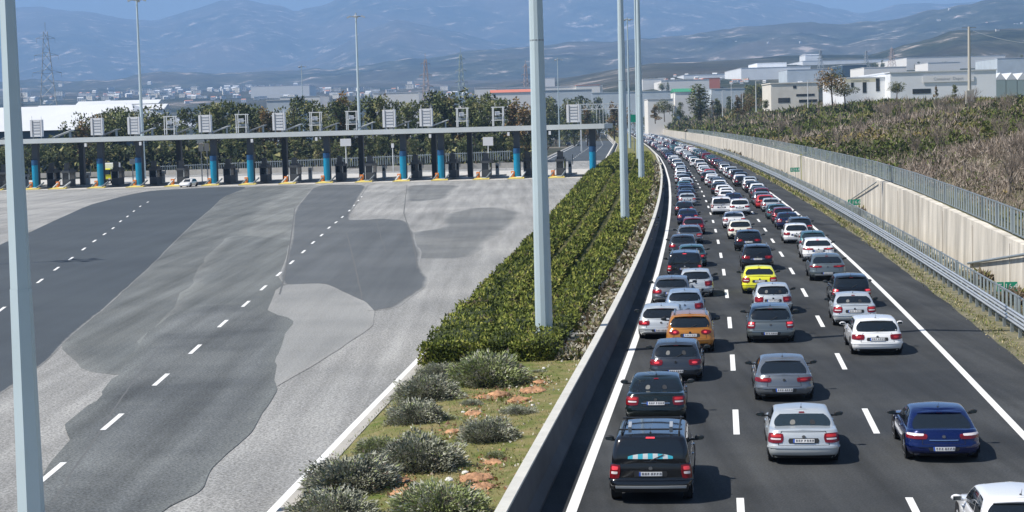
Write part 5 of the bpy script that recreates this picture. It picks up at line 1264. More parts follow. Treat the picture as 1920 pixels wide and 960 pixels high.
    def nrm(s, f, q, v):
        e = .02; a = f(q + e, v) - f(q - e, v); b = f(q, min(1, v + e)) - f(q, max(0, v - e)); n = np.cross(a, b); l = np.linalg.norm(n); return n / l if l > 1e-9 else np.array([0, -1., 0])
    def patch(s, mb, f, c, m=0, off=.008, nu=10, nv=5, rnd=.0, rim=True):
        """c: four (q,v) corners: bottom-left, bottom-right, top-right, top-left"""
        P = []
        for j in range(nv + 1):
            b = j / nv; row = []
            for i in range(nu + 1):
                a = i / nu; aa, bb = a, b
                if rnd:   # squircle the unit square
                    X = 2 * a - 1; Y = 2 * b - 1; kx = math.sqrt(max(0, 1 - rnd * Y * Y / 2)); ky = math.sqrt(max(0, 1 - rnd * X * X / 2)); aa = (X * kx + 1) / 2; bb = (Y * ky + 1) / 2
                q = (c[0][0] * (1 - aa) + c[1][0] * aa) * (1 - bb) + (c[3][0] * (1 - aa) + c[2][0] * aa) * bb
                v = (c[0][1] * (1 - aa) + c[1][1] * aa) * (1 - bb) + (c[3][1] * (1 - aa) + c[2][1] * aa) * bb
                n = s.nrm(f, q, v); o = off
                row.append(f(q, v) + n * o)
            P.append(row)
        mb.grid(P, m)
        if rim and off > .012:
            ring = P[0] + [r_[-1] for r_ in P[1:]] + P[-1][::-1][1:] + [r_[0] for r_ in P[::-1]][1:-1]
            cen = None
            base = []
            for p in ring: base.append(p)
            # push the rim back along +y-ish normal
            q0 = (c[0][0] + c[2][0]) / 2; v0 = (c[0][1] + c[2][1]) / 2; n0 = s.nrm(f, q0, v0)
            mb.grid([[p for p in ring] + [ring[0]], [p - n0 * off * 1.3 for p in ring] + [ring[0] - n0 * off * 1.3]], m, smooth=False)
    def sq(s, x, v=.5): return x / (s.hw - s.r)      # rear q from x
    def body(s, mb, hi=True):
        qs = list(np.linspace(-1, 1, 9 if hi else 5)) + list(np.linspace(1, 1.5, 6 if hi else 3))[1:] + list(np.linspace(1.5, 4.5, 15 if hi else 7))[1:] + list(np.linspace(4.5, 5, 5 if hi else 3))[1:] + list(np.linspace(5, 7, 7 if hi else 4))[1:] + list(np.linspace(7, 7.5, 5 if hi else 3))[1:] + list(np.linspace(7.5, 10.5, 15 if hi else 7))[1:] + list(np.linspace(10.5, 11, 6 if hi else 3))[1:-1]
        vs = [0, .06, .15, .28, .40, .46, .52, .6, .72, .84, .92, .97, 1] if hi else [0, .15, .4, .52, .8, .95, 1]
        P = [[s.low(q, v) for q in qs] for v in vs]; top = P[-1]
        for t in ((.04, .15, .5, 1) if hi else (.1, 1)):
            P.append([np.array([p[0] * (1 - t), p[1], p[2] + .035 * (1 - (1 - t) ** 2) + (.012 if t > 0 else 0)]) for p in top])
        mb.grid(P, 0, closed=True)
        mb.grid([[p + np.array([0, 0, 0]) for p in P[0]], [np.array([p[0] * .0, p[1], p[2]]) for p in P[0]]], 1, closed=True)
        ws = [0, .1, .25, .5, .75, .86, .91, .955, .985, 1] if hi else [0, .5, .86, .95, 1]
        G = [[s.green(q, w) for q in qs] for w in ws]; tp = G[-1]; my = (s.g1 + s.f1) / 2
        for t in ((.08, .3, .65, 1) if hi else (.3, 1)):
            G.append([np.array([p[0] * (1 - t), lerp(p[1], my, t * .0), p[2] + .035 * (1 - (1 - t) ** 2)]) for p in tp])
        mb.grid(G, 0, closed=True)
    def wheels(s, root, hi=True):
        for y in (s.wy0, s.wy1):
            for sx in (-1, 1):
                x = sx * (s.hw - .125); b = MB(); b.tube((x - .105, y, s.rw), (x + .105, y, s.rw), s.rw, n=20 if hi else 12)
                w_ = b.build('wheel', M_tyre, root)
                if hi:
                    b = MB(); b.tube((x + sx * .10, y, s.rw), (x + sx * .118, y, s.rw), s.rw * .66, n=16)
                    for k in range(5): a = k * 1.2566; b.box((x + sx * .122, y + math.cos(a) * s.rw * .33, s.rw + math.sin(a) * s.rw * .33), (.012, s.rw * .5, .035), rx=a)
                    b.build('rim', M_rim, w_)
    def archs(s, mb, m=1):
        for y in (s.wy0, s.wy1):
            for sx in (-1, 1):
                c = [(sx * (s.hw * .975 + .012), y, s.rw)]
                for k in range(15):
                    a = k / 14 * math.pi; c.append((sx * (s.hw * (.985 if 0 else 1.0) + .006), y + math.cos(a) * (s.rw + .06), s.rw + math.sin(a) * (s.rw + .06)))
                c.append((sx * (s.hw + .004), y - s.rw - .06, s.zb)); c.append((sx * (s.hw + .004), y + s.rw + .06, s.zb))
                b = len(mb.v)
                for i in range(1, 15): mb.add([c[0], c[i], c[i + 1]], [(0, 1, 2)], m)
                mb.add([(sx * (s.hw + .004), y - s.rw - .05, s.zb + .0), (sx * (s.hw + .004), y + s.rw + .05, s.zb), (sx * (s.hw + .004), y + s.rw + .05, s.rw), (sx * (s.hw + .004), y - s.rw - .05, s.rw)], [(0, 1, 2, 3)], m)
SPEC = {
 'hatchback': dict(),
 'small hatchback': dict(L=3.75, W=1.66, H=1.47, g0=.16, g1=.55, f0=2.75, f1=2.05, belt=.95, hood=.8, bow=.16, r=.34),
 'three-door coupe': dict(L=4.3, W=1.76, H=1.42, belt=.90, g0=.26, g1=1.05, f0=3.1, f1=2.35, gw1=.70, bow=.16, r=.36, roofdrop=.08),
 'sedan': dict(L=4.35, W=1.72, H=1.43, belt=.90, deck=.98, g0=.62, g1=1.22, f0=3.15, f1=2.42, gw1=.73, bow=.07, r=.24),
 'people carrier': dict(L=4.2, W=1.76, H=1.62, belt=.99, g0=.14, g1=.50, f0=3.35, f1=2.35, gw1=.76, hood=.9, bow=.09, r=.24),
 'off-roader': dict(L=4.6, W=1.84, H=1.76, belt=1.08, g0=.10, g1=.30, f0=3.3, f1=2.75, gw0=.94, gw1=.80, hood=1.0, zb=.30, bow=.05, r=.16, gr=.14, rw=.38, roofdrop=.02, rear=((0, .10), (.12, .02), (.3, 0), (.38, .03), (.44, .07), (.8, .08), (1, .10))),
 'crossover': dict(L=4.3, W=1.80, H=1.63, belt=1.04, g0=.18, g1=.55, f0=3.15, f1=2.5, gw1=.75, hood=.95, zb=.26, bow=.10, r=.27, rw=.36),
 'sports crossover': dict(L=4.45, W=1.86, H=1.56, belt=1.02, deck=1.02, g0=.28, g1=.95, f0=3.2, f1=2.5, gw1=.70, hood=.92, zb=.24, bow=.13, r=.32, rw=.36, roofdrop=.07),
 'van': dict(L=4.3, W=1.80, H=1.80, belt=1.08, g0=.08, g1=.22, f0=3.5, f1=2.8, gw0=.95, gw1=.82, hood=1.05, bow=.03, r=.13, gr=.12, roofdrop=.02),
 'estate': dict(L=4.5, W=1.77, H=1.48, belt=.93, g0=.14, g1=.50, f0=3.3, f1=2.6, gw1=.74, bow=.09, r=.26),
}
PROTO = {}
def build_car(kind, feat=()):
    s = Car(kind=kind, **SPEC[kind]); root = empty('car', (0, 0, -500)); feat = set(feat)
    mb = MB(); s.body(mb); s.archs(mb)
    bd = mb.build('body', [paint('silver'), M_under], root)
    low, gr = s.low, s.green; tall = kind in ('people carrier', 'off-roader', 'crossover', 'van', 'estate')
    sk = s.hw - s.r
    # windows
    b = MB(); wq = 1.24 if kind not in ('off-roader', 'van') else 1.05
    s.patch(b, gr, [(-wq, .13), (wq, .13), (wq * .98, .86), (-wq * .98, .86)], off=.006, nu=14, nv=6, rnd=.32)
    rwn = b.build('rear_window', M_glassb if 'pale_glass' in feat else M_glass, root)
    if 'headrests' in feat:
        for x in (-.30, .32):
            b = MB(); s.patch(b, gr, [(x / sk * .9 - .13, .26), (x / sk * .9 + .13, .26), (x / sk * .9 + .11, .55), (x / sk * .9 - .11, .55)], off=.010, nu=5, nv=4, rnd=.8); b.build('headrest', M_seat if x < 0 else M_trim, rwn)
    b = MB(); s.patch(b, gr, [(5.05, .10), (6.95, .10), (6.95, .88), (5.05, .88)], off=.006, nu=8, nv=4, rnd=.2); b.build('windscreen', M_glass, root)
    for (a, c_) in ((1.75, 2.72), (2.80, 3.75), (3.80, 4.42)) if kind not in ('three-door coupe', 'small hatchback') else ((1.85, 2.7), (2.8, 4.2)):
        for sx in (0, 1):
            if sx: cs = [(a, .12), (c_, .12), (c_, .84), (a, .84)]
            else: cs = [(12 - c_, .12), (12 - a, .12), (12 - a, .84), (12 - c_, .84)]
            b = MB(); s.patch(b, gr, cs, off=.006, nu=6, nv=3, rnd=.15); b.build('side_window', M_glass, root)
    # tail lights
    kinds_l = {'hatchback': ((.78, 1.40), (.64, .92)), 'small hatchback': ((.88, 1.36), (.56, .90)), 'three-door coupe': ((.76, 1.42), (.70, .90)), 'sedan': ((.80, 1.40), (.58, .92)), 'people carrier': ((.92, 1.40), (.60, .97)), 'off-roader': ((.90, 1.35), (.46, .93)), 'crossover': ((.70, 1.40), (.68, .92)), 'sports crossover': ((.50, 1.45), (.76, .90)), 'van': ((.93, 1.42), (.60, .99)), 'estate': ((.75, 1.42), (.62, .93))}
    (q0, q1), (v0, v1) = kinds_l[kind]
    if 'round_lamps' in feat: q0, q1, v0, v1 = .66, 1.22, .70, .95
    rd = 1.0 if 'round_lamps' in feat else .45
    for sx in (1, -1):
        def cc(a, c_, d, e):
            return [(a, d), (c_, d), (c_, e), (a, e)] if sx > 0 else [(-c_, d), (-a, d), (-a, e), (-c_, e)]
        b = MB(); s.patch(b, low, cc(q0, q1, v0, v1), off=.013, nu=8, nv=5, rnd=rd); tl = b.build('tail_light', M_tail, root)
        vm = lerp(v0, v1, .42)
        b = MB()
        if kind in ('off-roader', 'people carrier', 'sedan', 'van', 'estate'):
            s.patch(b, low, cc(lerp(q0, q1, .15), lerp(q0, q1, .75), lerp(v0, v1, .34), lerp(v0, v1, .52)), off=.017, nu=4, nv=2, rnd=.3); b.build('reversing_lens', M_lens, tl)
            b = MB(); s.patch(b, low, cc(lerp(q0, q1, .15), lerp(q0, q1, .75), lerp(v0, v1, .62), lerp(v0, v1, .88)), off=.017, nu=4, nv=2, rnd=.4); b.build('brake_lamp', M_tailon if 'brake' in feat or kind == 'off-roader' else M_tailmid, tl)
        elif 'white_tops' in feat:
            s.patch(b, low, cc(lerp(q0, q1, .25), lerp(q0, q1, .95), lerp(v0, v1, .62), lerp(v0, v1, 1.05)), off=.018, nu=4, nv=2, rnd=.5); b.build('reversing_lens', M_lens, tl)
        else:
            s.patch(b, low, cc(lerp(q0, q1, .3), lerp(q0, q1, .65), lerp(v0, v1, .3), lerp(v0, v1, .7)), off=.018, nu=4, nv=3, rnd=1.0); b.build('brake_lamp', M_tailon if 'brake' in feat else M_tailmid, tl)
    # high brake lamp
    b = MB(); s.patch(b, gr, [(-.16, .885), (.16, .885), (.16, .935), (-.16, .935)], off=.012, nu=4, nv=1); b.build('high_brake_lamp', M_tailon if 'brake' in feat else M_tail, root)
    # bumper: lower plastic, crease, plate
    b = MB(); s.patch(b, low, [(-1.30, .0), (1.30, .0), (1.25, .13 if not tall else .20), (-1.25, .13 if not tall else .20)], off=.006, nu=12, nv=2); b.build('bumper_trim', M_trim, root)
    b = MB(); s.patch(b, low, [(-1.42, .40), (1.42, .40), (1.42, .47), (-1.42, .47)], off=.020, nu=16, nv=2); mb_ = b.build('bumper_ledge', [paint('silver')], root)
    b = MB()
    s.patch(b, low, [(-.98, .495), (.98, .495), (.98, .505), (-.98, .505)], off=.005, nu=8, nv=1)
    for sx in (-1, 1): 
        x = sx * .98; s.patch(b, low, [(x - .012, .50), (x + .012, .50), (x + .012 - sx * .06, .995), (x - .012 - sx * .06, .995)], off=.005, nu=1, nv=6)
    if kind in ('sedan',): s.patch(b, low, [(-.95, .965), (.95, .965), (.95, .98), (-.95, .98)], off=.005, nu=8, nv=1)
    b.build('tailgate_gap', M_seam, root)
    pv = .26 if 'low_plate' in feat else (.60 if kind != 'off-roader' else .56)
    dz = .105 / (s.deck - s.zb)
    b = MB(); pq = .30 / sk
    s.patch(b, low, [(-pq * 1.25, pv - .03), (pq * 1.25, pv - .03), (pq * 1.25, pv + dz + .03), (-pq * 1.25, pv + dz + .03)], off=.007, nu=4, nv=2, rnd=.25); b.build('plate_recess', M_trim, root)
    pq = .255 / sk
    b = MB(); s.patch(b, low, [(-pq, pv), (pq, pv), (pq, pv + dz), (-pq, pv + dz)], off=.024, nu=6, nv=1); np_ = b.build('number_plate', M_plate, root)
    b = MB(); s.patch(b, low, [(-pq, pv), (-pq * .86, pv), (-pq * .86, pv + dz), (-pq, pv + dz)], off=.027, nu=1, nv=1); b.build('blue_band', M_pblue, np_)
    b = MB(); rr_ = random.Random(kind)
    for k in range(7):
        x = -pq * .74 + k * pq * .245 + (pq * .06 if k > 2 else 0)
        for (dx, dw, ya, yb_) in ((0, .045, .2, .8), (.11, .04, .2, .8) if rr_.random() < .6 else (.09, .04, .45, .8), (.02, .11, .68, .8), (.02, .1, .42, .54)):
            s.patch(b, low, [(x + dx * pq, pv + dz * ya), (x + (dx + dw) * pq, pv + dz * ya), (x + (dx + dw) * pq, pv + dz * yb_), (x + dx * pq, pv + dz * yb_)], off=.028, nu=1, nv=1, rim=False)
    b.build('plate_letters', M_ink, np_)
    b = MB(); n0 = low(0, .80) ; b.tube(low(0, .82) + np.array([0, -.004, 0]), low(0, .82) + np.array([0, -.022, 0]), .045, n=12); b.build('badge', M_chrome, root)
    if 'chrome_strip' in feat: b = MB(); s.patch(b, low, [(-.66, .655), (.66, .655), (.66, .685), (-.66, .685)], off=.018, nu=8, nv=1); b.build('chrome_strip', M_chrome, root)
    if 'bumper_bars' in feat:
        b = MB(); s.patch(b, low, [(-1.1, .16), (1.1, .16), (1.1, .24), (-1.1, .24)], off=.02, nu=8, nv=1); b.build('skid_plate', M_steel, root)
    # mirrors
    for sx in (-1, 1):
        y = s.f0 - .62; z = s.belt + .06; b = MB(); rows = []
        for i in range(7):
            th = (i / 6 - .5) * math.pi
            rows.append([(sx * (s.hw + .13) + .115 * math.cos(th) * math.cos(p / 10 * 6.2832), y + .085 * math.cos(th) * math.sin(p / 10 * 6.2832), z + .06 + .075 * math.sin(th)) for p in range(10)])
        b.grid(rows, closed=True); b.box((sx * (s.hw - .0), y + .02, z), (.2, .06, .05)); mr = b.build('wing_mirror', [paint('silver') if 'paint_mirrors' in feat else M_trim], root)
        b = MB(); b.box((sx * (s.hw + .13), y - .08, z + .06), (.15, .015, .09)); b.build('mirror_glass', M_glassb, mr)
    # roof furniture
    if kind in ('hatchback', 'small hatchback', 'crossover', 'people carrier', 'estate', 'three-door coupe') or 'spoiler' in feat:
        b = MB(); P = []
        for (dy, dz_) in ((.10, .0), (-.06, .0), (-.12, -.03), (-.04, -.045)):
            P.append([(x, s.g1 - .02 + dy + .07 * (x / s.gw1) ** 2, s.roof(s.g1) + .006 + dz_ - .05 * (x / s.gw1) ** 2) for x in np.linspace(-s.gw1 * .86, s.gw1 * .86, 9)])
        b.grid(P); b.build('roof_spoiler', [paint('silver')], root)
    b = MB(); b.tube((0, s.g1 + .22, s.roof(s.g1 + .2)), (0, s.g1 + .05, s.roof(s.g1) + .22), .008, .004, n=4); b.tube((0, s.g1 + .25, s.roof(s.g1 + .2)), (0, s.g1 + .22, s.roof(s.g1 + .2) + .05), .025, n=6); b.build('aerial', M_trim, root)
    if 'rails' in feat or kind in ('off-roader', 'crossover', 'van', 'estate'):
        for sx in (-1, 1):
            b = MB(); ys_ = np.linspace(s.g1 + .15, s.f1 - .15, 6)
            for a, c_ in zip(ys_, ys_[1:]): b.tube((sx * s.gw1 * .86, a, s.roof(a) + .07), (sx * s.gw1 * .86, c_, s.roof(c_) + .07), .02, n=5)
            for a in (ys_[0], ys_[-1]): b.tube((sx * s.gw1 * .86, a, s.roof(a) + .07), (sx * s.gw1 * .86, a, s.roof(a) - .02), .025, n=5)
            b.build('roof_rail', M_chrome if 'steel_rack' not in feat else M_trim, root)
    if 'steel_rack' in feat:
        for a in (s.g1 + .35, s.f1 - .5):
            b = MB(); b.box((0, a, s.roof(a) + .10), (s.gw1 * 1.9, .06, .035)); b.build('cross_bar', M_trim, root)
        for sx in (-1, 1): b = MB(); b.box((sx * s.gw1 * .62, s.g1 + .35, s.roof(s.g1) + .17), (.07, .30, .16), rx=.3); b.build('rack_clamp', M_steel, root)
    if kind not in ('sedan', 'three-door coupe'):
        b = MB(); a = gr(.0, .12); c_ = gr(.42, .32); n_ = s.nrm(gr, 0, .2); b.tube(a + n_ * .02, c_ + n_ * .02, .012, n=4); b.build('rear_wiper', M_trim, root)
    for sx in (-1, 1):
        for q in (2.6, 3.55):
            p = low(q if sx > 0 else 12 - q, .86); b = MB(); b.box((p[0] + sx * .012, p[1], p[2]), (.03, .18, .03)); b.build('door_handle', [paint('silver')], root)
    b = MB()
    for q in (2.72, 3.78):
        for qq in (q, 12 - q): b = MB(); s.patch(b, low, [(qq - .006, .12), (qq + .006, .12), (qq + .006, .99), (qq - .006, .99)], off=.004, nu=1, nv=5); b.build('door_gap', M_seam, root)
    b = MB()
    s.wheels(root)
    return root, s
def build_mid(kind):
    s = Car(kind=kind, **SPEC[kind]); root = empty('car', (0, 0, -500)); mb = MB(); s.body(mb, False); s.archs(mb); mb.build('body', [paint('silver'), M_under], root)
    low, gr = s.low, s.green; sk = s.hw - s.r
    b = MB(); s.patch(b, gr, [(-1.1, .13), (1.1, .13), (1.1, .86), (-1.1, .86)], off=.012, nu=6, nv=2, rnd=.25, rim=False); b.build('rear_window', M_glass, root)
    b = MB(); s.patch(b, gr, [(5.05, .1), (6.95, .1), (6.95, .88), (5.05, .88)], off=.012, nu=4, nv=2, rim=False); b.build('windscreen', M_glass, root)
    for cs in ([(1.8, .12), (4.4, .12), (4.4, .84), (1.8, .84)], [(7.6, .12), (10.2, .12), (10.2, .84), (7.6, .84)]):
        b = MB(); s.patch(b, gr, cs, off=.012, nu=5, nv=2, rim=False); b.build('side_window', M_glass, root)
    for sx in (1, -1):
        c = [(.86, .64), (1.38, .64), (1.38, .91), (.86, .91)]; c = c if sx > 0 else [(-1.38, .64), (-.86, .64), (-.86, .91), (-1.38, .91)]
        b = MB(); s.patch(b, low, c, off=.02, nu=3, nv=2, rnd=.4, rim=False); b.build('tail_light', M_tail, root)
    b = MB(); pq = .27 / sk; s.patch(b, low, [(-pq, .55), (pq, .55), (pq, .69), (-pq, .69)], off=.025, nu=2, nv=1, rim=False); b.build('number_plate', M_plate, root)
    b = MB(); s.patch(b, low, [(-1.25, 0), (1.25, 0), (1.2, .2), (-1.2, .2)], off=.01, nu=5, nv=1, rim=False); b.build('bumper_trim', M_trim, root)
    for sx in (-1, 1): b = MB(); b.box((sx * (s.hw + .12), s.f0 - .6, s.belt + .12), (.2, .12, .13)); b.build('wing_mirror', M_trim, root)
    s.wheels(root, False); return root
def far_mesh(kind):
    s = Car(kind=kind, **SPEC[kind]); mb = MB(); s.body(mb, False)
    s.patch(mb, s.green, [(-1.1, .1), (1.1, .1), (1.1, .88), (-1.1, .88)], 2, .02, 3, 1, rim=False); s.patch(mb, s.green, [(5.05, .1), (6.95, .1), (6.95, .88), (5.05, .88)], 2, .02, 3, 1, rim=False)
    for cs in ([(1.8, .1), (4.4, .1), (4.4, .86), (1.8, .86)], [(7.6, .1), (10.2, .1), (10.2, .86), (7.6, .86)]): s.patch(mb, s.green, cs, 2, .02, 3, 1, rim=False)
    for c in ([(.9, .65), (1.4, .65), (1.4, .9), (.9, .9)], [(-1.4, .65), (-.9, .65), (-.9, .9), (-1.4, .9)]): s.patch(mb, s.low, c, 3, .02, 2, 1, rim=False)
    for y in (s.wy0, s.wy1):
        for sx in (-1, 1): x = sx * (s.hw - .12); mb.tube((x - .11, y, s.rw), (x + .11, y, s.rw), s.rw, n=8, m=1)
    return mb.mesh('car', [paint('silver'), M_under, M_glass, M_tail])
def set_paint(o, p):
    for k in [o] + KIDS.get(o.name, []):
        if k.type == 'MESH' and k.data.materials and k.data.materials[0] and k.data.materials[0].name.startswith('car_paint'):
            k.material_slots[0].link = 'OBJECT'; k.material_slots[0].material = p
protos = {}
def get_car(kind, feat, lod):
    key = (kind, tuple(sorted(feat)) if lod == 0 else (), lod)
    if key not in protos:
        if lod == 2: protos[key] = far_mesh(kind)
        else: protos[key] = build_car(kind, feat)[0] if lod == 0 else build_mid(kind)
        index_kids(); first = True
        if lod == 2: return link('car', protos[key])
        return protos[key]
    if lod == 2: return link('car', protos[key])
    return copy_deep(protos[key])
def copy_deep(o):
    c = o.copy(); COL.objects.link(c); kids = []
    for ch in KIDS.get(o.name, []):
        k = ch.copy(); COL.objects.link(k); k.parent = c; kids.append(k)
        gk = []
        for g in KIDS.get(ch.name, []): g2 = g.copy(); COL.objects.link(g2); g2.parent = k; gk.append(g2)
        KIDS[k.name] = gk
    KIDS[c.name] = kids; return c
OCC = {0: [], 1: [], 2: []}
def put_car(u, v, lane, kind, col, label, feat=(), lod=0, Y=None, off=None, ang=0.0):
    if Y is None:
        p = at(u, v); Y = p[1] - .5; x = p[0] - .04
    else: x, _, _ = RP(Y, off); 
    o = get_car(kind, feat, lod); o.location = (x, Y, .002); o.rotation_euler = (0, 0, -math.atan(dXL(Y + 2)) + ang)
    k_ = (len(label) * 7 + int(Y)) % 9; o.scale = (.975 + .007 * k_, .97 + .009 * ((k_ * 5) % 9), .865 * (.98 + .006 * ((k_ * 4) % 9)))
    if lod < 2:
        set_paint(o, paint(col))
    else:
        o.material_slots[0].link = 'OBJECT'; o.material_slots[0].material = paint(col)
    OCC[lane].append(Y); tag(o, label, 'car', 'cars queuing on the highway'); return o
near = [
 (1221, 938, 0, 'off-roader', 'black', 'black off-roader with roof rack and a striped turquoise cloth in its rear window', ('steel_rack', 'bumper_bars', 'brake')),
 (1230, 793, 0, 'sedan', 'dark green-black', 'black sedan with chrome strip, directly ahead of the black off-roader', ('chrome_strip', 'headrests')),
 (1267, 713, 0, 'hatchback', 'dark grey', 'slate blue grey hatchback between the orange crossover and the black sedan', ('low_plate', 'brake', 'headrests')),
 (1294, 660, 0, 'crossover', 'orange', 'orange crossover with round red lamps', ('round_lamps', 'brake', 'spoiler')),
 (1240, 634, 0, 'hatchback', 'silver', 'silver hatchback with dark bumper, hugging the white edge line beside the orange crossover', ('low_plate', 'brake', 'bumper_bars')),
 (1284, 601, 0, 'small hatchback', 'pale blue', 'pale silver blue small hatchback half hidden behind the orange crossover', ('low_plate',)),
 (1259, 571, 0, 'hatchback', 'grey', 'grey hatchback with bright red lamps, left beside the silver three-door by the line', ('brake',)),
 (1305, 556, 0, 'small hatchback', 'silver', 'silver rounded small hatchback nearest the dashed line, right of the grey one', ('low_plate',)),
 (1284, 527, 0, 'off-roader', 'black', 'black off-roader with pale roof behind the silver rounded hatchback', ('brake',)),
 (1297, 500, 0, 'hatchback', 'teal', 'dark teal hatchback with lit high brake lamp in the left lane', ('brake', 'headrests')),
 (1280, 480, 0, 'hatchback', 'dark grey', 'dark hatchback with a wide lit brake lamp close to the edge line', ('brake',)),
 (1293, 458, 0, 'estate', 'grey', 'grey estate half hidden behind two dark hatchbacks in the left lane', ()),
 (1300, 440, 0, 'hatchback', 'dark red', 'dark red hatchback in the left lane beside the white sedan row', ('brake',)),
 (1290, 421, 0, 'sedan', 'dark blue', 'dark blue sedan with pale flanks in the left lane', ()),
 (1283, 404, 0, 'sedan', 'black', 'black sedan with a very bright plate in the left lane', ()),
 (1289, 386, 0, 'sedan', 'silver', 'silver sedan with thin pale roof edge in the left lane', ()),
 (1505, 866, 1, 'sedan', 'silver', 'silver sedan nearest the camera in the middle lane', ('headrests', 'pale_glass')),
 (1469, 750, 1, 'three-door coupe', 'grey', 'grey coupe with a curved tailgate in the middle lane', ('low_plate',)),
 (1444, 641, 1, 'people carrier', 'grey green', 'grey green people carrier in the middle lane', ('low_plate', 'brake')),
 (1449, 588, 1, 'small hatchback', 'silver', 'silver small hatchback with large clear window just behind the yellow car', ('headrests',)),
 (1424, 550, 1, 'sedan', 'yellow', 'bright yellow sedan in the middle lane', ()),
 (1420, 507, 1, 'crossover', 'black', 'black crossover with a pale strip across its tailgate, in front of the yellow car', ('chrome_strip',)),
 (1403, 470, 1, 'hatchback', 'black', 'black rounded hatchback with two clear reversing lamps in the middle lane', ('round_lamps',)),
 (1388, 448, 1, 'hatchback', 'cream', 'cream hatchback with a sticker in its rear window', ()),
 (1377, 428, 1, 'sedan', 'white', 'white sedan behind the cream hatchback in the middle lane', ()),
 (1353, 402, 1, 'van', 'white', 'white boxy van at the left of the middle lane', ()),
 (1387, 403, 1, 'crossover', 'white', 'white crossover beside the white boxy van', ()),
 (1376, 386, 1, 'sedan', 'dark blue', 'dark blue glass roofed sedan between white cars in the middle lane', ()),
 (1765, 862, 2, 'three-door coupe', 'royal blue', 'royal blue three-door coupe in the right lane', ('white_tops', 'low_plate', 'chrome_strip')),
 (1643, 664, 2, 'hatchback', 'white', 'white hatchback with white mirrors crossing the thin shadow line in the right lane', ('paint_mirrors',)),
 (1601, 610, 2, 'sedan', 'silver', 'silver sedan in the right lane with papers behind its rear window', ('headrests',)),
 (1596, 576, 2, 'people carrier', 'black', 'dark people carrier with tall red lamps in the right lane', ('brake',)),
 (1551, 526, 2, 'sports crossover', 'grey green', 'dark grey sloping crossover in the right lane', ('low_plate', 'bumper_bars')),
 (1534, 490, 2, 'sports crossover', 'white', 'white crossover with red light band across its tail', ('chrome_strip', 'brake')),
 (1524, 473, 2, 'hatchback', 'teal', 'dark teal hatchback partly hidden behind the white crossover', ('brake', 'pale_glass')),
 (1493, 456, 2, 'hatchback', 'white', 'small white hatchback with a black rear window in the right lane', ()),
 (1500, 442, 2, 'estate', 'dark grey', 'dark estate just beyond the small white hatchback at the edge line', ()),
 (1478, 430, 2, 'sedan', 'dark blue', 'dark blue sedan in the right lane before the dark estate', ()),
 (1468, 419, 2, 'hatchback', 'dark red', 'dark maroon hatchback with glowing lamp in the right lane', ('brake',)),
 (1457, 411, 2, 'small hatchback', 'teal', 'small teal and silver hatchback in the right lane', ()),
 (1446, 397, 2, 'sedan', 'silver', 'silver sedan with wide pale boot in the right lane', ()),
]
for i, (u, v, ln, kd, col, lab, ft) in enumerate(near):
    o = put_car(u, v, ln, kd, col, lab, ft, 0, ang=[0, .01, -.012, .006][i % 4])
    if i == 0:
        s = Car(kind=kd, **SPEC[kd]); b = MB(); sk = s.hw - s.r; N = 9
        for k in range(N):
            x0 = -.62 + 1.24 * k / N; x1 = -.62 + 1.24 * (k + 1) / N; hh = lambda x: .17 + .19 * math.sqrt(max(0, 1 - (x / .70) ** 2))
            s.patch(b, s.green, [(x0 / sk * .85, .17), (x1 / sk * .85, .17), (x1 / sk * .85, hh(x1)), (x0 / sk * .85, hh(x0))], k % 2, .016, 2, 3, rim=False)
        c_ = b.build('striped_cloth', [mat('turquoise_cloth', (.06, .52, .66), .8), mat('white_cloth', (.78, .82, .82), .8)]); c_.location = o.location; c_.rotation_euler = o.rotation_euler; c_.scale = o.scale
        tag(c_, 'turquoise and white striped cloth inside the rear window of the black off-roader', 'cloth')
# the white car cut by the lower right corner
put_car(0, 0, 2, 'hatchback', 'white', 'white car cut off by the lower right corner of the photo', ('paint_mirrors', 'headrests'), 0, Y=33.2, off=9.08)
# the rest of the queue, lane by lane
pal = {0: ['black', 'dark blue', 'dark grey', 'silver', 'grey', 'dark red', 'white', 'dark grey', 'black', 'silver'], 1: ['white', 'white', 'silver', 'white', 'black', 'silver', 'white', 'teal', 'dark red', 'grey', 'silver', 'dark grey'], 2: ['dark red', 'dark grey', 'grey', 'black', 'white', 'silver', 'silver', 'teal', 'brown', 'dark grey', 'black', 'white']}
seq = {0: [('dark blue', 'hatchback'), ('black', 'sedan'), ('dark blue', 'hatchback'), ('dark blue', 'sedan'), ('teal', 'hatchback'), ('silver', 'hatchback'), ('white', 'small hatchback'), ('dark grey', 'people carrier'), ('silver', 'sedan'), ('black', 'hatchback'), ('white', 'hatchback'), ('silver', 'sedan')],
       1: [('white', 'sedan'), ('white', 'hatchback'), ('white', 'hatchback'), ('black', 'hatchback'), ('white', 'crossover'), ('dark grey', 'people carrier'), ('grey', 'hatchback'), ('white', 'sedan'), ('white', 'hatchback'), ('black', 'hatchback'), ('silver', 'sedan'), ('red', 'hatchback')],
       2: [('red', 'hatchback'), ('grey', 'estate'), ('dark red', 'crossover'), ('dark grey', 'hatchback'), ('white', 'hatchback'), ('black', 'sedan'), ('white', 'small hatchback'), ('silver', 'crossover'), ('black', 'hatchback'), ('white', 'hatchback'), ('dark grey', 'crossover')]}
kl = ['hatchback', 'sedan', 'small hatchback', 'crossover', 'people carrier', 'hatchback', 'estate', 'van', 'sedan', 'off-roader']
r = random.Random(31); ncar = len(near) + 1; lane_name = ['left', 'middle', 'right']; stuff_list = []
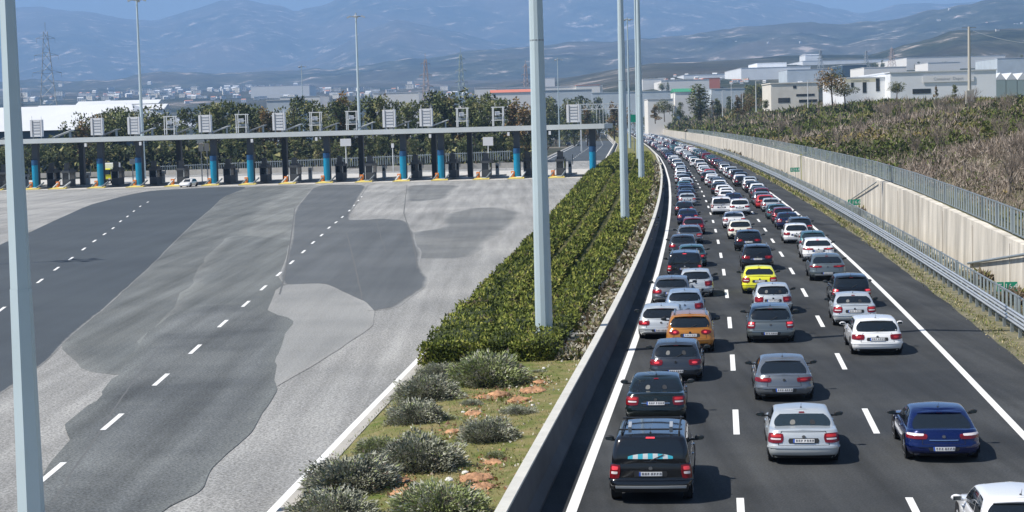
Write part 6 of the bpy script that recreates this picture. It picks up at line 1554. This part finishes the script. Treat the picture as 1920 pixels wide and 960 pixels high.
for ln in range(3):
    y = max(OCC[ln]) + 6.3; n = len(OCC[ln]); i = 0; prev = ''
    while y < 1500:
        if i < len(seq[ln]): col, kd = seq[ln][i]
        else: col = r.choice(pal[ln]); kd = r.choice(kl)
        off = (1.95, 5.6, 9.35)[ln] + r.uniform(-.4, .4)
        if y < 700 and ncar < 292:
            n += 1; lod = 1 if y < 330 else 2
            if lod == 1: lab = '%s %s in the %s lane, car %d counted from the nearest' % (col, kd, lane_name[ln], n)
            else: lab = 'tiny distant %s %s in the %s lane, number %d from the nearest' % (col, kd, lane_name[ln], n)
            put_car(0, 0, ln, kd, col, lab, (), lod, Y=y, off=off); ncar += 1
        else: stuff_list.append((y, off, col, kd))
        y += SPEC[kd].get('L', 4.2) + r.uniform(1.5, 3.4) + (y / 300) * .6; i += 1
# the far end of the queue, too many and too small to tell apart
V = []; F = []; MI = []; nb = 0; cols_ = ['white', 'silver', 'black', 'dark grey', 'red']
me0 = far_mesh('hatchback'); v0 = np.array([v.co[:] for v in me0.vertices]); f0 = [tuple(p.vertices) for p in me0.polygons]; m0 = [p.material_index for p in me0.polygons]
for (y, off, col, kd) in stuff_list:
    x, yy_, _ = RP(y, off); ci = cols_.index(col) if col in cols_ else r.randrange(4)
    V.append(v0 + np.array([x, yy_, 0])); F += [tuple(i + nb for i in f) for f in f0]; MI += [(ci if m == 0 else 5 + m - 1) for m in m0]; nb += len(v0)
me = bpy.data.meshes.new('distant_queue'); me.from_pydata(np.concatenate(V).tolist(), [], F)
for c_ in cols_: me.materials.append(paint(c_))
for m_ in (M_under, M_glass, M_tail): me.materials.append(m_)
me.polygons.foreach_set('material_index', MI); me.update(); tag(link('distant_queue', me), 'far end of the traffic jam melting together at the bend', 'cars', kind='stuff')
# traffic on the other side and at the toll
def lone(u, v, kd, col, lab, rz):
    o = get_car(kd, (), 1); p = at(u, v); o.location = (p[0], p[1], .004); o.rotation_euler = (0, 0, rz); o.scale = (1, 1, .865); set_paint(o, paint(col)); tag(o, lab, 'car')
lone(1066, 273, 'sedan', 'black', 'dark car driving alone on the opposite carriageway beyond the toll', math.pi - .05)
lone(363, 349, 'hatchback', 'white', 'white car leaving a toll lane between turquoise columns', math.pi - .2)
lone(1037, 263, 'van', 'white', 'pale van on the opposite carriageway, partly behind the canopy edge', math.pi - .05)
# yellow lorry waiting at the toll
p = at(161, 350); p = (p[0], p[1] + 15.5, 0); r_ = empty('lorry', p, math.pi + .0)
b = MB(); b.box((0, .3, 1.0), (2.3, 1.9, .9)); b.build('cab_base', M_bw if 0 else paint('yellow'), r_)
b = MB(); P = []
for z, w_, d0, d1 in ((1.4, 1.15, -.65, 1.25), (1.6, 1.15, -.65, 1.25), (2.5, 1.05, -.55, 1.1), (2.65, .95, -.4, 1.0)): P.append([(-w_, d0, z), (w_, d0, z), (w_, d1, z), (-w_, d1, z)])
b.grid(P, closed=True, smooth=False); b.add(P[-1], [(0, 1, 2, 3)]); b.build('cab', paint('yellow'), r_)
b = MB(); b.box((0, 1.26, 2.0), (2.1, .1, .85), rx=.08); b.build('windscreen', M_glass, r_)
b = MB(); b.box((0, -3.6, 2.2), (2.4, 5.6, 2.6)); b.build('box_body', M_bw, r_)
b = MB(); b.box((0, 1.3, .62), (2.3, .15, .35)); b.build('bumper', M_trim, r_)
for y in (.2, -4.6):
    for sx in (-1, 1): b = MB(); b.tube((sx * 1.0 - .14, y, .48), (sx * 1.0 + .14, y, .48), .48, n=16); b.build('wheel', M_tyre, r_)
for sx in (-1, 1): b = MB(); b.box((sx * .85, 1.38, .85), (.35, .06, .22)); b.build('headlight', M_lens, r_)
tag(r_, 'yellow fronted lorry with pale box at the left toll lanes', 'lorry')
